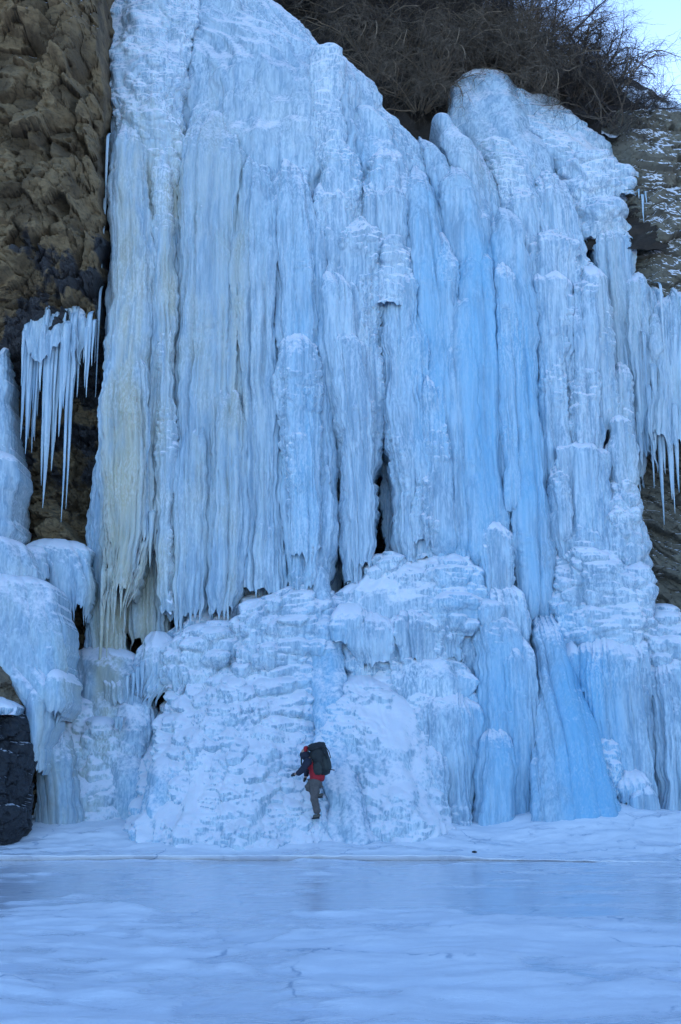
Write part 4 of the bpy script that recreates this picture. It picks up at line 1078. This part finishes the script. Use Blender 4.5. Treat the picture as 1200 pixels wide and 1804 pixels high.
LEG_N = {'hip': (556, 1376, -.09, .098), 'knee': (552, 1402, -.13, .070), 'ankle': (560, 1433, .04, .045)}
body = skin('body', {
    'pelvis': J(559, 1371, .02, (.09, .08)), 'waist': J(557, 1357, .02, (.08, .07), 'pelvis'), 'chest': J(550, 1342, .02, (.10, .08), 'waist'),
    'neck': J(543, 1333, .02, .055, 'chest'), 'jaw': J(538, 1330, .02, (.066, .07), 'neck'), 'skull': J(537, 1324, .02, (.085, .092), 'jaw'), 'crown': J(538, 1318, .02, .05, 'skull'), 'nose': J(530.5, 1327, .02, .016, 'jaw'),
    'near_shoulder': J(543, 1341, -.17, .058, 'chest'), 'near_elbow': J(533, 1357, -.24, .042, 'near_shoulder'), 'near_wrist': J(521, 1364, -.16, .028, 'near_elbow'), 'near_palm': J(517.5, 1364.5, -.14, .026, 'near_wrist'),
    'far_shoulder': J(551, 1343, .20, .058, 'chest'), 'far_elbow': J(541, 1358, .30, .042, 'far_shoulder'), 'far_wrist': J(539, 1369, .26, .028, 'far_elbow'), 'far_palm': J(537.5, 1373, .25, .026, 'far_wrist'),
    'near_hip': J(556, 1378, -.09, .085, 'pelvis'), 'near_knee': J(552, 1403, -.13, .058, 'near_hip'), 'near_ankle': J(559, 1433, .02, .04, 'near_knee'),
    'far_hip': J(558, 1378, .12, .085, 'pelvis'), 'far_knee': J(540.5, 1387, .08, .058, 'far_hip'), 'far_ankle': J(563, 1397, .24, .04, 'far_knee'),
}, M['skin'], person)
jacket = skin('jacket', {
    'hem': J(560.5, 1379, .02, (.20, .17)), 'hips': J(559.5, 1369, .02, (.21, .175), 'hem'), 'waist': J(556, 1355, .02, (.19, .16), 'hips'), 'chest': J(550, 1342, .02, (.20, .17), 'waist'), 'collar': J(544, 1334, .02, .085, 'chest'),
}, M['red'], person, rough=.012)
for nm, sgn in (('near', -1), ('far', 1)):
    if sgn < 0:
        ch = {'shoulder': J(546, 1339, -.10, .095), 'cap': J(542, 1342, -.18, .088, 'shoulder'), 'elbow': J(533, 1357, -.24, .070, 'cap'), 'fore': J(527, 1361, -.20, .060, 'elbow'), 'cuff': J(521.5, 1364, -.16, .050, 'fore')}
        gl = (517.5, 1364.8, -.14)
        fing = [(-4.6, .6, -.02), (-4.9, 1.6, .01), (-4.4, 2.6, .04), (-3.4, 3.4, .07)]; thumb = (-1.5, -2.6, .05)
    else:
        ch = {'shoulder': J(551, 1341, .14, .095), 'cap': J(550, 1344, .21, .088, 'shoulder'), 'elbow': J(541, 1358, .30, .068, 'cap'), 'fore': J(540, 1364, .28, .058, 'elbow'), 'cuff': J(539, 1369, .26, .050, 'fore')}
        gl = (537.5, 1373, .25)
        fing = [(-3.2, 3.2, -.03), (-2.6, 4.2, .0), (-1.6, 4.4, .03), (-.6, 3.8, .06)]; thumb = (-3.0, -.6, -.04)
    skin('sleeve', ch, M['navy'], jacket, rough=.010)['label'] = 'navy sleeve'
    g = {'wrist': J(gl[0] + (3.2 if sgn < 0 else .9), gl[1] - (.4 if sgn < 0 else 3.4), gl[2], .052), 'palm': J(*gl, (.048, .034), 'wrist')}
    for i, f in enumerate(fing):
        g['k%d' % i] = J(gl[0] + f[0] * .35, gl[1] + f[1] * .35, gl[2] + f[2] * .9, .020, 'palm')
        g['m%d' % i] = J(gl[0] + f[0] * .75, gl[1] + f[1] * .6, gl[2] + f[2] * 1.1, .0155, 'k%d' % i)
        g['t%d' % i] = J(gl[0] + f[0] * 1.0, gl[1] + f[1] * 1.15, gl[2] + f[2] * 1.15, .013, 'm%d' % i)
    g['tb'] = J(gl[0] + thumb[0] * .4, gl[1] + thumb[1] * .4, gl[2] + thumb[2] * .5, .018, 'palm'); g['tt'] = J(gl[0] + thumb[0], gl[1] + thumb[1], gl[2] + thumb[2], .014, 'tb')
    skin('glove', g, M['black_cloth'], person)
skin('trousers', {
    'pelvis': J(559, 1371, .02, (.15, .13)), 'near_hip': J(556, 1379, -.09, .118, 'pelvis'), 'near_mid': J(554, 1391, -.11, .100, 'near_hip'), 'near_knee': J(552.5, 1403, -.13, .088, 'near_mid'), 'near_shin': J(556, 1419, -.06, .080, 'near_knee'), 'near_hem': J(560.5, 1434, .02, .076, 'near_shin'),
    'far_hip': J(556, 1379, .10, .115, 'pelvis'), 'far_knee': J(540.5, 1387, .08, .095, 'far_hip'), 'far_shin': J(554, 1392, .22, .085, 'far_knee'), 'far_hem': J(563.5, 1396, .24, .078, 'far_shin'),
}, M['grey_cloth'], person, rough=.014)
for nm, x, y, dy, r_ in (('n', 560, 1436.5, .03, 1), ('f', 565.5, 1400, .26, 1)):
    b_ = skin('boot', {'ankle': J(x + .8, y - 3, dy, .060), 'heel': J(x + 1.8, y + .8, dy, .052, 'ankle'), 'ball': J(x - 4.5, y + 1.8, dy - .05, (.052, .046), 'heel'), 'toe': J(x - 8.5, y + 2.4, dy - .08, (.046, .036), 'ball')}, M['leather'], person)
    v = [J(x + 3.2, y + 4.2, dy, 0), J(x - 10.5, y + 5.6, dy - .09, 0)]
    skin('sole', {'heel': (v[0][0], v[0][1], v[0][2], (.048, .018), None), 'mid': ((v[0][0] + v[1][0]) / 2, (v[0][1] + v[1][1]) / 2, (v[0][2] + v[1][2]) / 2, (.050, .018), 'heel'), 'toe': (*v[1][:3], (.046, .018), 'mid')}, M['black_cloth'], b_)
cap_ = skin('cap', {'back': J(542.5, 1322, .02, (.115, .095)), 'top': J(538.5, 1319.5, .02, (.130, .085), 'back'), 'front': J(534.5, 1321, .02, (.10, .06), 'top')}, M['red'], person)
skin('brim', {'a': J(534, 1325.2, .02, (.095, .032)), 'b': J(528, 1329.0, .02, (.080, .026), 'a')}, M['black_cloth'], cap_)
skin('hood', {'t': J(536.0, 1323.5, .02, (.138, .125)), 'a': J(536.5, 1329, .02, (.130, .115), 't'), 'b': J(541, 1333, .02, (.12, .11), 'a'), 'c': J(545, 1337, .02, (.13, .12), 'b')}, M['navy'], person, rough=.008)


# the rucksack on the climber's back
def pillow(name, c, half, ax, mat, parent, n=3.2, lump=.02, seed=1):
    a = np.linspace(-math.pi, math.pi, 57)[None, :]; b = np.linspace(-math.pi / 2, math.pi / 2, 37)[:, None]
    sp = lambda v, e: np.sign(v) * np.abs(v) ** e
    e = 2 / n
    x = sp(np.cos(b), e) * sp(np.cos(a), e); y = sp(np.cos(b), e) * sp(np.sin(a), e); z = sp(np.sin(b), e) + 0 * a
    k = 1 + lump * fbm(x * 2.2 + z + seed, z * 2.6 + y * 2 + seed * 3, seed, 3) * 3
    P_ = [h * q_ * k for h, q_ in zip(half, (x, y, z))]
    V = [c[i] + sum(P_[j] * ax[j][i] for j in range(3)) for i in range(3)]
    return link(name, grid_mesh(name, *V, flip=True), mat, parent)


pc_ = WV(564, 1338, PY - 0.10 - .02)
pack = thing('backpack', tuple(WV(566, 1362, PY - .12)), 'large dark green rucksack on the back of the climber in red', 'backpack')
up = Vector((-.20, .0, 1)).normalized(); rt = Vector((.9, -.44, .18)); rt = (rt - up * rt.dot(up)).normalized(); fw = up.cross(rt)
axs = (rt, fw, up)
at_ = lambda r_, f_, u_: tuple(pc_ + rt * r_ + fw * f_ + up * u_)
pillow('main_bag', at_(0, 0, -.03), (.17, .19, .30), axs, M['pack'], pack, lump=.025, seed=3)
lid = pillow('lid', at_(-.02, 0, .27), (.17, .185, .085), axs, M['black_cloth'], pack, n=2.6, lump=.03, seed=4)
pillow('front_pocket', at_(.145, -.02, -.10), (.06, .13, .17), axs, M['pack_light'], pack, n=2.8, lump=.03, seed=5)
for f in (-1, 1):
    pillow('side_pocket', at_(.0, f * .18, -.17), (.10, .045, .13), axs, M['pack_light'], pack, n=2.6, lump=.04, seed=6 + f)
    tub = lambda nm, pts, r: link(nm, tubes(nm, [(np.array([at_(*q_) for q_ in pts]), np.full(len(pts), r))], 6), M['black_cloth'], pack)
    tub('shoulder_strap', [(-.15, f * .10, .16), (-.24, f * .13, .20), (-.34, f * .15, .12), (-.36, f * .16, -.02), (-.26, f * .17, -.16), (-.15, f * .15, -.20)], .018)
    tub('compression_strap', [(-.14, f * .195, .06), (0, f * .20, .03), (.15, f * .15, .0)], .010)
    tub('lid_strap', [(.13, f * .09, .25), (.19, f * .09, .12), (.21, f * .08, -.02)], .010)
link('tool_shaft', tubes('tool_shaft', [(np.array([at_(.12, -.05, -.22), at_(.24, -.05, -.25), at_(.30, -.05, -.27)]), np.array([.010, .010, .012]))], 6), M['black_cloth'], pack)
